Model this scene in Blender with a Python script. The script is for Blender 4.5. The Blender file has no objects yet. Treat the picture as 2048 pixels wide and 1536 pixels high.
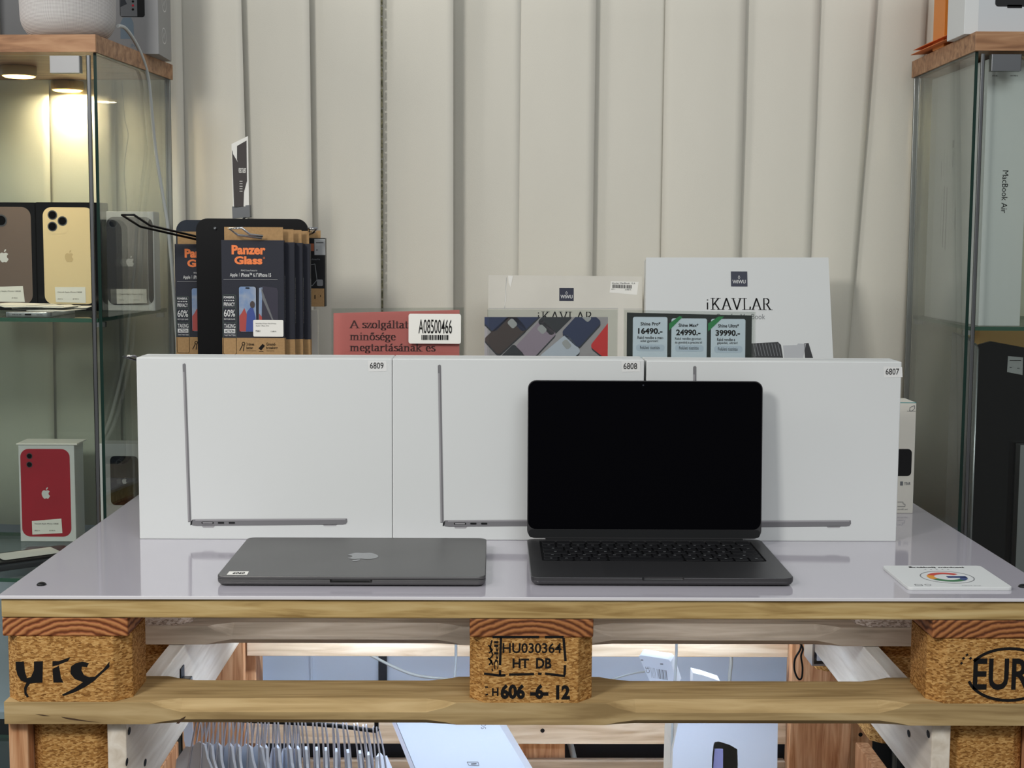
import bpy, bmesh, math, random
import numpy as np
from mathutils import Vector, Matrix
from mathutils.geometry import tessellate_polygon
from math import sin, cos, pi, radians, tan, sqrt, atan2
random.seed(7)
S = bpy.context.scene
C = S.collection

# ------------------------------------------------------------------ camera
FPX = 2900.0; PITCH = 0.0990; YAW = 0.0127; ROLL = 0.006
CAM = Vector((-0.04443, -1.613, 0.4024))
_f = Vector((sin(YAW)*cos(PITCH), cos(YAW)*cos(PITCH), -sin(PITCH)))
_r = Vector((cos(YAW), -sin(YAW), 0)); _u = _r.cross(_f)
_R = _r*cos(ROLL) + _u*sin(ROLL); _U = _u*cos(ROLL) - _r*sin(ROLL)
cd = bpy.data.cameras.new('camera'); cam = bpy.data.objects.new('camera', cd); C.objects.link(cam)
cd.sensor_fit = 'HORIZONTAL'; cd.sensor_width = 36; cd.lens = FPX/2048*36
cd.clip_start = 0.05; cd.clip_end = 50
m = Matrix((_R, _U, -_f)).transposed().to_4x4(); m.translation = CAM
cam.matrix_world = m
S.camera = cam
S.cycles.transparent_max_bounces = 48; S.cycles.max_bounces = 14
def ray(x, y): return _f + _R*((x-1024)/FPX) - _U*((y-768)/FPX)
def at(x, y, X=None, Y=None, Z=None):           # a pixel's point on one plane of the place
    d = ray(x, y)
    if Y is not None: t = (Y-CAM.y)/d.y
    elif Z is not None: t = (Z-CAM.z)/d.z
    else: t = (X-CAM.x)/d.x
    return CAM + d*t

# ------------------------------------------------------------------ light, world, exposure
S.view_settings.view_transform = 'Standard'; S.view_settings.look = 'None'
S.view_settings.exposure = 0.0; S.view_settings.gamma = 1.0; S.view_settings.use_curve_mapping = False
w = bpy.data.worlds.new('world'); S.world = w; w.use_nodes = True
nt = w.node_tree; bg = nt.nodes['Background']
tc = nt.nodes.new('ShaderNodeTexCoord'); sx = nt.nodes.new('ShaderNodeSeparateXYZ'); rp = nt.nodes.new('ShaderNodeValToRGB')
mp = nt.nodes.new('ShaderNodeMapRange'); mp.inputs[1].default_value = -1; mp.inputs[2].default_value = 1
nt.links.new(tc.outputs['Generated'], sx.inputs[0]); nt.links.new(sx.outputs['Z'], mp.inputs[0]); nt.links.new(mp.outputs[0], rp.inputs[0])
rp.color_ramp.elements[0].position = 0.35; rp.color_ramp.elements[0].color = (0.20, 0.195, 0.19, 1)
rp.color_ramp.elements[1].position = 0.75; rp.color_ramp.elements[1].color = (0.50, 0.51, 0.52, 1)
nt.links.new(rp.outputs[0], bg.inputs[0]); bg.inputs[1].default_value = 0.72
def area(name, loc, target, size, power, col, sy=None):
    l = bpy.data.lights.new(name, 'AREA'); l.energy = power; l.color = col; l.size = size
    if sy: l.shape = 'RECTANGLE'; l.size_y = sy
    o = bpy.data.objects.new(name, l); C.objects.link(o); o.location = loc
    o.rotation_euler = (Vector(target)-Vector(loc)).to_track_quat('-Z', 'Y').to_euler()
    return o
area('ceiling_light', (-1.05, -1.35, 1.25), (0.1, 0.6, 0.2), 0.36, 20, (1.0, 0.985, 0.95))
area('side_light', (-1.9, -0.15, 1.15), (0.2, 0.4, 0.0), 0.5, 9, (1.0, 0.98, 0.95))
area('shop_window_light', (1.0, -2.7, 2.6), (0, 0.6, 0.2), 2.0, 44, (0.93, 0.97, 1.0), 1.4)

# ------------------------------------------------------------------ materials
def lin(c): return tuple((v/255/12.92 if v/255 <= 0.04045 else ((v/255+0.055)/1.055)**2.4) for v in c)
MATS = {}
def mat(name, rgb, rough=0.6, metal=0.0, spec=0.5, bump=0, bscale=200, var=0, vscale=30, vstretch=(1,1,1), rgb2=None, coat=0, emit=0, detail=3, thr=(0.35,0.65)):
    if name in MATS: return MATS[name]
    m = bpy.data.materials.new(name); m.use_nodes = True; MATS[name] = m
    n = m.node_tree; b = n.nodes['Principled BSDF']
    col = lin(rgb) + (1,)
    b.inputs['Base Color'].default_value = col; b.inputs['Roughness'].default_value = rough
    b.inputs['Metallic'].default_value = metal; b.inputs['Specular IOR Level'].default_value = spec
    b.inputs['Coat Weight'].default_value = coat; b.inputs['Coat Roughness'].default_value = 0.05
    if emit:
        b.inputs['Emission Color'].default_value = col; b.inputs['Emission Strength'].default_value = emit
    if var or rgb2 or bump:
        t = n.nodes.new('ShaderNodeTexCoord')
    if var or rgb2:
        mpn = n.nodes.new('ShaderNodeMapping'); mpn.inputs['Scale'].default_value = vstretch
        n.links.new(t.outputs['Object'], mpn.inputs[0])
        nz = n.nodes.new('ShaderNodeTexNoise'); nz.inputs['Scale'].default_value = vscale; nz.inputs['Detail'].default_value = detail
        n.links.new(mpn.outputs[0], nz.inputs['Vector'])
        r = n.nodes.new('ShaderNodeValToRGB'); n.links.new(nz.outputs['Fac'], r.inputs[0])
        c2 = lin(rgb2) if rgb2 else tuple(v*(1-var) for v in lin(rgb))
        r.color_ramp.elements[0].position = thr[0]; r.color_ramp.elements[1].position = thr[1]
        r.color_ramp.elements[0].color = tuple(c2)+(1,); r.color_ramp.elements[1].color = col
        n.links.new(r.outputs[0], b.inputs['Base Color'])
    if bump:
        nb = n.nodes.new('ShaderNodeTexNoise'); nb.inputs['Scale'].default_value = bscale; nb.inputs['Detail'].default_value = 2
        n.links.new(t.outputs['Object'], nb.inputs['Vector'])
        bp = n.nodes.new('ShaderNodeBump'); bp.inputs['Strength'].default_value = bump; bp.inputs['Distance'].default_value = 0.002
        n.links.new(nb.outputs['Fac'], bp.inputs['Height']); n.links.new(bp.outputs[0], b.inputs['Normal'])
    return m
def wood(name, a, b_, c_, axis='X', scale=14, rough=0.65, stretch=12, bump=0.15, rings=None):
    """long grain along axis: stretched noise; rings=(centre) gives end grain"""
    if name in MATS: return MATS[name]
    m = bpy.data.materials.new(name); m.use_nodes = True; MATS[name] = m
    n = m.node_tree; p = n.nodes['Principled BSDF']; p.inputs['Roughness'].default_value = rough
    p.inputs['Specular IOR Level'].default_value = 0.3
    t = n.nodes.new('ShaderNodeTexCoord'); mp_ = n.nodes.new('ShaderNodeMapping')
    n.links.new(t.outputs['Object'], mp_.inputs[0])
    r = n.nodes.new('ShaderNodeValToRGB'); r.color_ramp.elements.new(0.5)
    if rings is not None:
        mp_.inputs['Location'].default_value = tuple(-v for v in rings)
        wv = n.nodes.new('ShaderNodeTexWave'); wv.wave_type = 'RINGS'; wv.rings_direction = 'Y'
        wv.inputs['Scale'].default_value = scale; wv.inputs['Distortion'].default_value = 3.5; wv.inputs['Detail'].default_value = 3
        wv.inputs['Detail Scale'].default_value = 1.2
        n.links.new(mp_.outputs[0], wv.inputs['Vector']); fac = wv.outputs['Fac']
        r.color_ramp.elements[0].position = 0.05; r.color_ramp.elements[1].position = 0.35; r.color_ramp.elements[2].position = 0.9
    else:
        s = [stretch]*3; s['XYZ'.index(axis)] = 1
        mp_.inputs['Scale'].default_value = s
        nz = n.nodes.new('ShaderNodeTexNoise'); nz.inputs['Scale'].default_value = scale; nz.inputs['Detail'].default_value = 5
        nz.inputs['Distortion'].default_value = 0.6
        n.links.new(mp_.outputs[0], nz.inputs['Vector']); fac = nz.outputs['Fac']
        r.color_ramp.elements[0].position = 0.3; r.color_ramp.elements[1].position = 0.5; r.color_ramp.elements[2].position = 0.68
    for e, c in zip(r.color_ramp.elements, (a, b_, c_)): e.color = lin(c) + (1,)
    n.links.new(fac, r.inputs[0]); n.links.new(r.outputs[0], p.inputs['Base Color'])
    bp = n.nodes.new('ShaderNodeBump'); bp.inputs['Strength'].default_value = bump; bp.inputs['Distance'].default_value = 0.002
    n.links.new(fac, bp.inputs['Height']); n.links.new(bp.outputs[0], p.inputs['Normal'])
    return m
def chip(name, a, b_, c_, scale=260, bump=0.6):
    m = bpy.data.materials.new(name); m.use_nodes = True; MATS[name] = m
    n = m.node_tree; p = n.nodes['Principled BSDF']; p.inputs['Roughness'].default_value = 0.8; p.inputs['Specular IOR Level'].default_value = 0.2
    t = n.nodes.new('ShaderNodeTexCoord'); mp_ = n.nodes.new('ShaderNodeMapping'); mp_.inputs['Rotation'].default_value = (0.3, 0.5, 0.2); mp_.inputs['Scale'].default_value = (1, 1, 2.6)
    n.links.new(t.outputs['Object'], mp_.inputs[0])
    v = n.nodes.new('ShaderNodeTexVoronoi'); v.inputs['Scale'].default_value = scale; n.links.new(mp_.outputs[0], v.inputs['Vector'])
    z = n.nodes.new('ShaderNodeTexNoise'); z.inputs['Scale'].default_value = scale*1.5; z.inputs['Detail'].default_value = 3; n.links.new(mp_.outputs[0], z.inputs['Vector'])
    sp = n.nodes.new('ShaderNodeSeparateColor'); n.links.new(v.outputs['Color'], sp.inputs[0])
    mx = n.nodes.new('ShaderNodeMath'); mx.operation = 'ADD'; n.links.new(sp.outputs[0], mx.inputs[0]); n.links.new(z.outputs['Fac'], mx.inputs[1])
    hf = n.nodes.new('ShaderNodeMath'); hf.operation = 'MULTIPLY'; hf.inputs[1].default_value = 0.5; n.links.new(mx.outputs[0], hf.inputs[0])
    r = n.nodes.new('ShaderNodeValToRGB'); r.color_ramp.elements.new(0.5)
    for e, q, c in zip(r.color_ramp.elements, (0.2, 0.45, 0.75), (a, b_, c_)): e.position = q; e.color = lin(c)+(1,)
    n.links.new(hf.outputs[0], r.inputs[0]); n.links.new(r.outputs[0], p.inputs['Base Color'])
    bp = n.nodes.new('ShaderNodeBump'); bp.inputs['Strength'].default_value = bump; bp.inputs['Distance'].default_value = 0.0012
    n.links.new(hf.outputs[0], bp.inputs['Height']); n.links.new(bp.outputs[0], p.inputs['Normal'])
    return m
def glass(name, tint=(0.93, 0.97, 0.95), f=1.0, rough=0.0):
    m = bpy.data.materials.new(name); m.use_nodes = True; MATS[name] = m; n = m.node_tree
    for x in list(n.nodes): n.nodes.remove(x)
    o = n.nodes.new('ShaderNodeOutputMaterial'); mx = n.nodes.new('ShaderNodeMixShader')
    tr = n.nodes.new('ShaderNodeBsdfTransparent'); tr.inputs[0].default_value = tint + (1,)
    gl = n.nodes.new('ShaderNodeBsdfGlossy'); gl.inputs['Roughness'].default_value = rough
    fr = n.nodes.new('ShaderNodeFresnel'); fr.inputs[0].default_value = 1.5
    mu = n.nodes.new('ShaderNodeMath'); mu.operation = 'MULTIPLY'; mu.inputs[1].default_value = f
    n.links.new(fr.outputs[0], mu.inputs[0]); n.links.new(mu.outputs[0], mx.inputs[0])
    n.links.new(tr.outputs[0], mx.inputs[1]); n.links.new(gl.outputs[0], mx.inputs[2]); n.links.new(mx.outputs[0], o.inputs[0])
    return m
M = {}
M['sheet'] = mat('sheet', (184, 180, 188), 0.07, spec=0.75, coat=0.3)
M['sheet_edge'] = mat('sheet_edge', (225, 222, 224), 0.3)
M['deck'] = wood('deck', (150, 120, 70), (192, 162, 106), (210, 184, 130), 'X', 9)
M['board'] = wood('board', (150, 124, 82), (180, 153, 106), (196, 170, 124), 'X', 7)
M['greyboard'] = wood('greyboard', (150, 130, 108), (176, 154, 130), (192, 170, 146), 'X', 7)
M['pale_x'] = wood('pale_x', (196, 168, 136), (220, 197, 168), (236, 218, 194), 'X', 7)
M['pale_y'] = wood('pale_y', (212, 198, 178), (228, 216, 198), (238, 228, 212), 'Y', 6)
M['orange_z'] = wood('orange_z', (170, 114, 74), (206, 154, 112), (226, 182, 142), 'Z', 10)
M['endgrain'] = wood('endgrain', (96, 52, 26), (140, 84, 46), (176, 116, 68), rings=(0.0, 0, 0.012), scale=46, bump=0.3)
M['endgrain_l'] = wood('endgrain_l', (110, 58, 28), (158, 92, 52), (190, 128, 78), rings=(-0.515, 0, 0.012), scale=46, bump=0.3)
M['endgrain_r'] = wood('endgrain_r', (96, 52, 26), (140, 84, 46), (176, 116, 68), rings=(0.56, 0, 0.0), scale=46, bump=0.3)
M['chip'] = chip('chip', (118, 76, 34), (176, 126, 66), (214, 168, 104))
M['chip_grey'] = chip('chip_grey', (112, 92, 76), (168, 144, 124), (196, 176, 158))
M['ink'] = mat('ink', (22, 20, 20), 0.8, spec=0.2)
M['oak'] = wood('oak', (124, 86, 58), (158, 116, 82), (178, 138, 102), 'X', 9, stretch=9, bump=0.05, rough=0.45)
M['oak_y'] = wood('oak_y', (124, 90, 64), (160, 124, 92), (180, 144, 112), 'Y', 9, stretch=9, bump=0.05, rough=0.45)
M['fabric'] = mat('fabric', (222, 218, 205), 0.9, spec=0.15, bump=0.12, bscale=900, var=0.07, vscale=5, vstretch=(1, 1, 0.25))
M['seam'] = mat('seam', (120, 116, 90), 0.9, rgb2=(60, 60, 40), vscale=220)
M['wall'] = mat('wall', (206, 216, 232), 0.8, spec=0.2)
M['floor'] = mat('floor', (96, 92, 88), 0.6, var=0.2)
M['white'] = mat('white', (214, 216, 214), 0.55, spec=0.35, bump=0.02, bscale=1500)
M['whitebag'] = mat('whitebag', (225, 230, 238), 0.75, spec=0.2)
M['offwhite'] = mat('offwhite', (218, 214, 202), 0.6, spec=0.3, var=0.06, vscale=14)
M['label'] = mat('label', (236, 234, 226), 0.6, spec=0.3)
M['black'] = mat('black', (12, 12, 14), 0.35, spec=0.4)
M['screen'] = mat('screen', (1, 1, 4), 0.12, spec=0.10)
M['bezel'] = mat('bezel', (26, 27, 28), 0.4, spec=0.3)
M['blackgloss'] = mat('blackgloss', (6, 6, 8), 0.12, spec=0.35)
M['acrylic_black'] = mat('acrylic_black', (8, 8, 10), 0.3, spec=0.3)
M['navy'] = mat('navy', (38, 40, 50), 0.5, spec=0.3)
M['kraft'] = mat('kraft', (172, 138, 96), 0.8, spec=0.2, var=0.12, vscale=300)
M['orange_ink'] = mat('orange_ink', (240, 128, 66), 0.6)
M['white_ink'] = mat('white_ink', (214, 214, 212), 0.6)
M['grey_ink'] = mat('grey_ink', (120, 122, 124), 0.6)
M['midgrey_ink'] = mat('midgrey_ink', (160, 162, 162), 0.6)
M['green_dark'] = mat('green_dark', (70, 84, 74), 0.6)
M['spacegrey'] = mat('spacegrey', (116, 115, 114), 0.40, metal=0.85, spec=0.4, var=0.08, vscale=9)
M['spacegrey_dark'] = mat('spacegrey_dark', (58, 57, 58), 0.5, metal=0.3, spec=0.3)
M['notch'] = mat('notch', (20, 20, 22), 0.4)
M['logo_grey'] = mat('logo_grey', (142, 144, 146), 0.2, metal=0.5)
M['key'] = mat('key', (13, 13, 16), 0.5, spec=0.3)
M['keywell'] = mat('keywell', (8, 8, 10), 0.6, spec=0.2)
M['silver'] = mat('silver', (190, 192, 194), 0.3, metal=0.9)
M['chrome'] = mat('chrome', (200, 200, 200), 0.18, metal=1.0)
M['steel'] = mat('steel', (120, 122, 124), 0.3, metal=0.9)
M['darkmetal'] = mat('darkmetal', (34, 34, 34), 0.35, metal=0.7)
M['glass'] = glass('glass', (0.935, 0.958, 0.943), 0.6)
M['sleeve'] = glass('sleeve', (0.93, 0.94, 0.93), 0.8, 0.05)
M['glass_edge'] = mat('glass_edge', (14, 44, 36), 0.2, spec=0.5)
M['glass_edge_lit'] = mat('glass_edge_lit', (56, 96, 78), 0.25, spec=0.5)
M['lamp'] = mat('lamp', (255, 206, 120), 0.5, emit=8)
M['lampcase'] = mat('lampcase', (190, 160, 110), 0.4)
M['mesh_fabric'] = mat('mesh_fabric', (196, 194, 192), 0.85, spec=0.2)
M['cable'] = mat('cable', (182, 186, 184), 0.5)
M['red'] = mat('red', (172, 22, 44), 0.45, var=0.1, vscale=20)
M['gold'] = mat('gold', (232, 208, 160), 0.4)
M['graphite'] = mat('graphite', (110, 92, 82), 0.4)
M['midnight'] = mat('midnight', (62, 60, 62), 0.4)
M['lens'] = mat('lens', (24, 26, 34), 0.2)
M['lensring'] = mat('lensring', (90, 92, 96), 0.3, metal=0.6)
M['pink'] = mat('pink', (214, 124, 118), 0.6, spec=0.3)
M['serif_ink'] = mat('serif_ink', (84, 40, 40), 0.7)
M['sky'] = mat('sky', (108, 136, 176), 0.5, rgb2=(150, 160, 176), vscale=60)
M['jacket'] = mat('jacket', (56, 74, 140), 0.5)
M['redrock'] = mat('redrock', (166, 66, 60), 0.5)
M['shieldscreen'] = mat('shieldscreen', (58, 56, 68), 0.3)
M['teal'] = mat('teal', (60, 140, 140), 0.5)
M['lavender_case'] = mat('lavender_case', (146, 132, 146), 0.5)
M['brown_case'] = mat('brown_case', (66, 54, 52), 0.5)
M['navy_case'] = mat('navy_case', (38, 50, 84), 0.5)
M['charcoal_case'] = mat('charcoal_case', (42, 46, 52), 0.5)
M['red_case'] = mat('red_case', (206, 44, 44), 0.5)
M['paleblue_case'] = mat('paleblue_case', (184, 192, 204), 0.5)
M['posterbg'] = mat('posterbg', (158, 154, 156), 0.5)
M['signblack'] = mat('signblack', (24, 34, 30), 0.4)
M['signcard'] = mat('signcard', (206, 220, 230), 0.5)
M['green'] = mat('green', (34, 130, 70), 0.5)
M['g_red'] = mat('g_red', (196, 66, 56), 0.5); M['g_yel'] = mat('g_yel', (222, 150, 50), 0.5)
M['g_grn'] = mat('g_grn', (56, 116, 74), 0.5); M['g_blu'] = mat('g_blu', (52, 70, 120), 0.5)
M['orange'] = mat('orange', (216, 128, 40), 0.45)
M['envelope'] = mat('envelope', (214, 116, 52), 0.6)
M['greybox'] = mat('greybox', (140, 140, 140), 0.5)
M['greyprint'] = mat('greyprint', (104, 106, 108), 0.5)
M['tan'] = mat('tan', (222, 178, 110), 0.7)
M['cord_white'] = mat('cord_white', (200, 196, 200), 0.8)
M['violet'] = mat('violet', (150, 150, 196), 0.7)
M['led'] = mat('led', (205, 222, 255), 0.5, emit=9)
M['gap_and_shade'] = mat('gap_and_shade', (44, 46, 52), 0.8)

# ------------------------------------------------------------------ mesh builder
class MB:
    def __init__(s): s.v = []; s.f = []; s.m = []; s.sm = []
    def add(s, vs, fs, mi=0, smooth=False):
        k = len(s.v); s.v += [Vector(p) for p in vs]
        for f in fs: s.f.append([k+i for i in f]); s.m.append(mi); s.sm.append(smooth)
        return s
    def box(s, x0, x1, y0, y1, z0, z1, mi=0, T=None):
        vs = [Vector((x, y, z)) for z in (z0, z1) for y in (y0, y1) for x in (x0, x1)]
        if T: vs = [T(p) for p in vs]
        return s.add(vs, [(0,2,3,1), (4,5,7,6), (0,1,5,4), (2,6,7,3), (0,4,6,2), (1,3,7,5)], mi)
    def poly(s, pts, mi=0):
        pts = [Vector(p) for p in pts]
        if len(pts) > 4:
            for t in tessellate_polygon([pts]): s.add([pts[i] for i in t], [(0, 1, 2)], mi)
        else: s.add(pts, [tuple(range(len(pts)))], mi)
        return s
    def prism(s, loop, d, mi=0, smooth=False):
        """closed prism: loop of points, extruded by vector d"""
        n = len(loop); loop = [Vector(p) for p in loop]; d = Vector(d)
        s.add(loop+[p+d for p in loop], [(i, (i+1) % n, n+(i+1) % n, n+i) for i in range(n)], mi, smooth)
        s.add(loop, [tuple(range(n))][::1], mi); s.add([p+d for p in loop], [tuple(range(n))[::-1]], mi)
        return s
    def rings(s, rings, mi=0, smooth=True, cap=True):
        n = len(rings[0]); k = len(s.v)
        for r in rings: s.v += [Vector(p) for p in r]
        for j in range(len(rings)-1):
            for i in range(n):
                s.f.append([k+j*n+i, k+j*n+(i+1) % n, k+(j+1)*n+(i+1) % n, k+(j+1)*n+i]); s.m.append(mi); s.sm.append(smooth)
        if cap:
            s.f.append([k+i for i in range(n)][::-1]); s.m.append(mi); s.sm.append(False)
            s.f.append([k+(len(rings)-1)*n+i for i in range(n)]); s.m.append(mi); s.sm.append(False)
        return s
    def slab(s, cx, cy, w, d, z0, z1, rc, rt=0, rb=0, mi=0, T=None, seg=8, steps=4):
        """rounded-corner slab with softened top and bottom edges"""
        def loop(ins, z):
            L = []; r = max(rc-ins, 1e-4); hw = w/2-ins; hd = d/2-ins
            for q, (sxx, syy) in enumerate(((1,1), (-1,1), (-1,-1), (1,-1))):
                for k in range(seg+1):
                    a = q*pi/2 + k*pi/2/seg
                    L.append(Vector((cx+sxx*(hw-r)+r*cos(a), cy+syy*(hd-r)+r*sin(a), z)))
            return L
        R = []
        if rb:
            for k in range(steps+1): a = pi/2*k/steps; R.append(loop(rb*(1-sin(a)), z0+rb*(1-cos(a))))
        else: R.append(loop(0, z0))
        if rt:
            for k in range(steps+1): a = pi/2*k/steps; R.append(loop(rt*(1-cos(a)), z1-rt*(1-sin(a))))
        else: R.append(loop(0, z1))
        if T: R = [[T(p) for p in r] for r in R]
        return s.rings(R, mi, smooth=False if not (rt or rb) else True)
    def tube(s, pts, r, n=8, mi=0, smoothpath=0):
        pts = [Vector(p) for p in pts]
        if smoothpath: pts = catmull(pts, smoothpath)
        R = []; up = None
        for i, p in enumerate(pts):
            t = (pts[min(i+1, len(pts)-1)]-pts[max(i-1, 0)]).normalized()
            if up is None: up = t.orthogonal().normalized()
            up = (up - t*up.dot(t)).normalized(); b = t.cross(up)
            R.append([p+(up*cos(2*pi*k/n)+b*sin(2*pi*k/n))*r for k in range(n)])
        return s.rings(R, mi)
    def lathe(s, prof, cx, cy, n=40, mi=0, sx_=1, sy_=1):
        return s.rings([[Vector((cx+r*cos(2*pi*k/n)*sx_, cy+r*sin(2*pi*k/n)*sy_, z)) for k in range(n)] for r, z in prof], mi)
def catmull(p, k, closed=False):
    out = []; n = len(p)
    g = (lambda i: p[i % n]) if closed else (lambda i: p[min(max(i, 0), n-1)])
    for i in range(n if closed else n-1):
        a, b, c, d = g(i-1), g(i), g(i+1), g(i+2)
        for j in range(k):
            t = j/k
            out.append(0.5*((2*b)+(c-a)*t+(2*a-5*b+4*c-d)*t*t+(3*b-a-3*c+d)*t**3))
    if not closed: out.append(p[-1])
    return out
def tag(o, label=None, cat=None, group=None, kind=None):
    if label: o['label'] = label
    if cat: o['category'] = cat
    if group: o['group'] = group
    if kind: o['kind'] = kind
    return o
def thing(name, label, cat, loc=(0, 0, 0), rotz=0, group=None):
    o = bpy.data.objects.new(name, None); C.objects.link(o); o.empty_display_size = 0.02
    o.location = loc; o.rotation_euler = (0, 0, rotz)
    return tag(o, label, cat, group)
def wmat(o):
    m_ = Matrix.Translation(o.location) @ o.rotation_euler.to_matrix().to_4x4()
    return (wmat(o.parent) @ m_) if o.parent else m_
def obj(name, mb, mats, parent=None, label=None, cat=None, group=None, kind=None, world=True, bevel=0, merge=False):
    """mb in world coordinates (world=True) becomes ONE object, local to its parent or to its own base"""
    if not isinstance(mats, (list, tuple)): mats = [mats]
    me = bpy.data.meshes.new(name); vs = [Vector(p) for p in mb.v]
    loc = Vector((0, 0, 0))
    if parent is not None and world:
        inv = wmat(parent).inverted(); vs = [inv @ p for p in vs]
    if parent is None or True:
        a = Vector([(min(p[i] for p in vs)+max(p[i] for p in vs))/2 for i in range(3)])
        a.z = min(p.z for p in vs)
        if parent is None: loc = a; vs = [p-a for p in vs]
    me.from_pydata([tuple(p) for p in vs], [], mb.f)
    for q in mats: me.materials.append(M[q] if isinstance(q, str) else q)
    me.polygons.foreach_set('material_index', mb.m); me.polygons.foreach_set('use_smooth', mb.sm)
    bm = bmesh.new(); bm.from_mesh(me)
    if merge: bmesh.ops.remove_doubles(bm, verts=bm.verts, dist=1e-6)
    bmesh.ops.recalc_face_normals(bm, faces=bm.faces)
    bm.to_mesh(me); bm.free(); me.update()
    o = bpy.data.objects.new(name, me); C.objects.link(o); o.location = loc; o.parent = parent
    if bevel:
        b = o.modifiers.new('bevel', 'BEVEL'); b.width = bevel; b.segments = 2; b.limit_method = 'ANGLE'
    return tag(o, label, cat, group, kind)
def copy_tree(o, parent=None):
    c = o.copy(); C.objects.link(c); c.parent = parent
    for ch in [q for q in list(o.children)]: copy_tree(ch, c)
    return c

# ------------------------------------------------------------------ flat faces, print and text
_txt_cache = {}
def text_mesh(s, bold=0, space=1.0):
    key = (s, bold, space)
    if key in _txt_cache: return _txt_cache[key]
    cu = bpy.data.curves.new('t', 'FONT'); cu.body = s; cu.resolution_u = 3; cu.offset = bold; cu.space_character = space
    o = bpy.data.objects.new('t', cu); C.objects.link(o)
    dg = bpy.context.evaluated_depsgraph_get(); dg.update()
    me = bpy.data.meshes.new_from_object(o.evaluated_get(dg))
    vs = [v.co.copy() for v in me.vertices]; fs = [tuple(p.vertices) for p in me.polygons]
    bpy.data.objects.remove(o); bpy.data.curves.remove(cu); bpy.data.meshes.remove(me)
    _txt_cache[key] = (vs, fs); return vs, fs
def clip_poly(p, q):
    """Sutherland-Hodgman: polygon p clipped to convex q (2-D tuples)"""
    ar = sum(q[i][0]*q[(i+1) % len(q)][1]-q[(i+1) % len(q)][0]*q[i][1] for i in range(len(q)))
    if ar < 0: q = q[::-1]
    for i in range(len(q)):
        a, b = q[i], q[(i+1) % len(q)]; out = []
        side = lambda t: (b[0]-a[0])*(t[1]-a[1])-(b[1]-a[1])*(t[0]-a[0])
        for j in range(len(p)):
            c, d = p[j], p[(j+1) % len(p)]; sc, sd = side(c), side(d)
            if sc >= 0: out.append(c)
            if (sc >= 0) != (sd >= 0):
                t = sc/(sc-sd); out.append((c[0]+(d[0]-c[0])*t, c[1]+(d[1]-c[1])*t))
        p = out
        if len(p) < 3: return []
    return p
def rr(x0, y0, x1, y1, r, seg=5):
    L = []
    for q, (cx, cy) in enumerate(((x1-r, y1-r), (x0+r, y1-r), (x0+r, y0+r), (x1-r, y0+r))):
        for k in range(seg+1): a = q*pi/2+k*pi/2/seg; L.append((cx+r*cos(a), cy+r*sin(a)))
    return L
def circ(cx, cy, rx, ry=None, n=20, a0=0, a1=2*pi):
    ry = ry or rx
    return [(cx+rx*cos(a0+(a1-a0)*k/n), cy+ry*sin(a0+(a1-a0)*k/n)) for k in range(n)]
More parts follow.
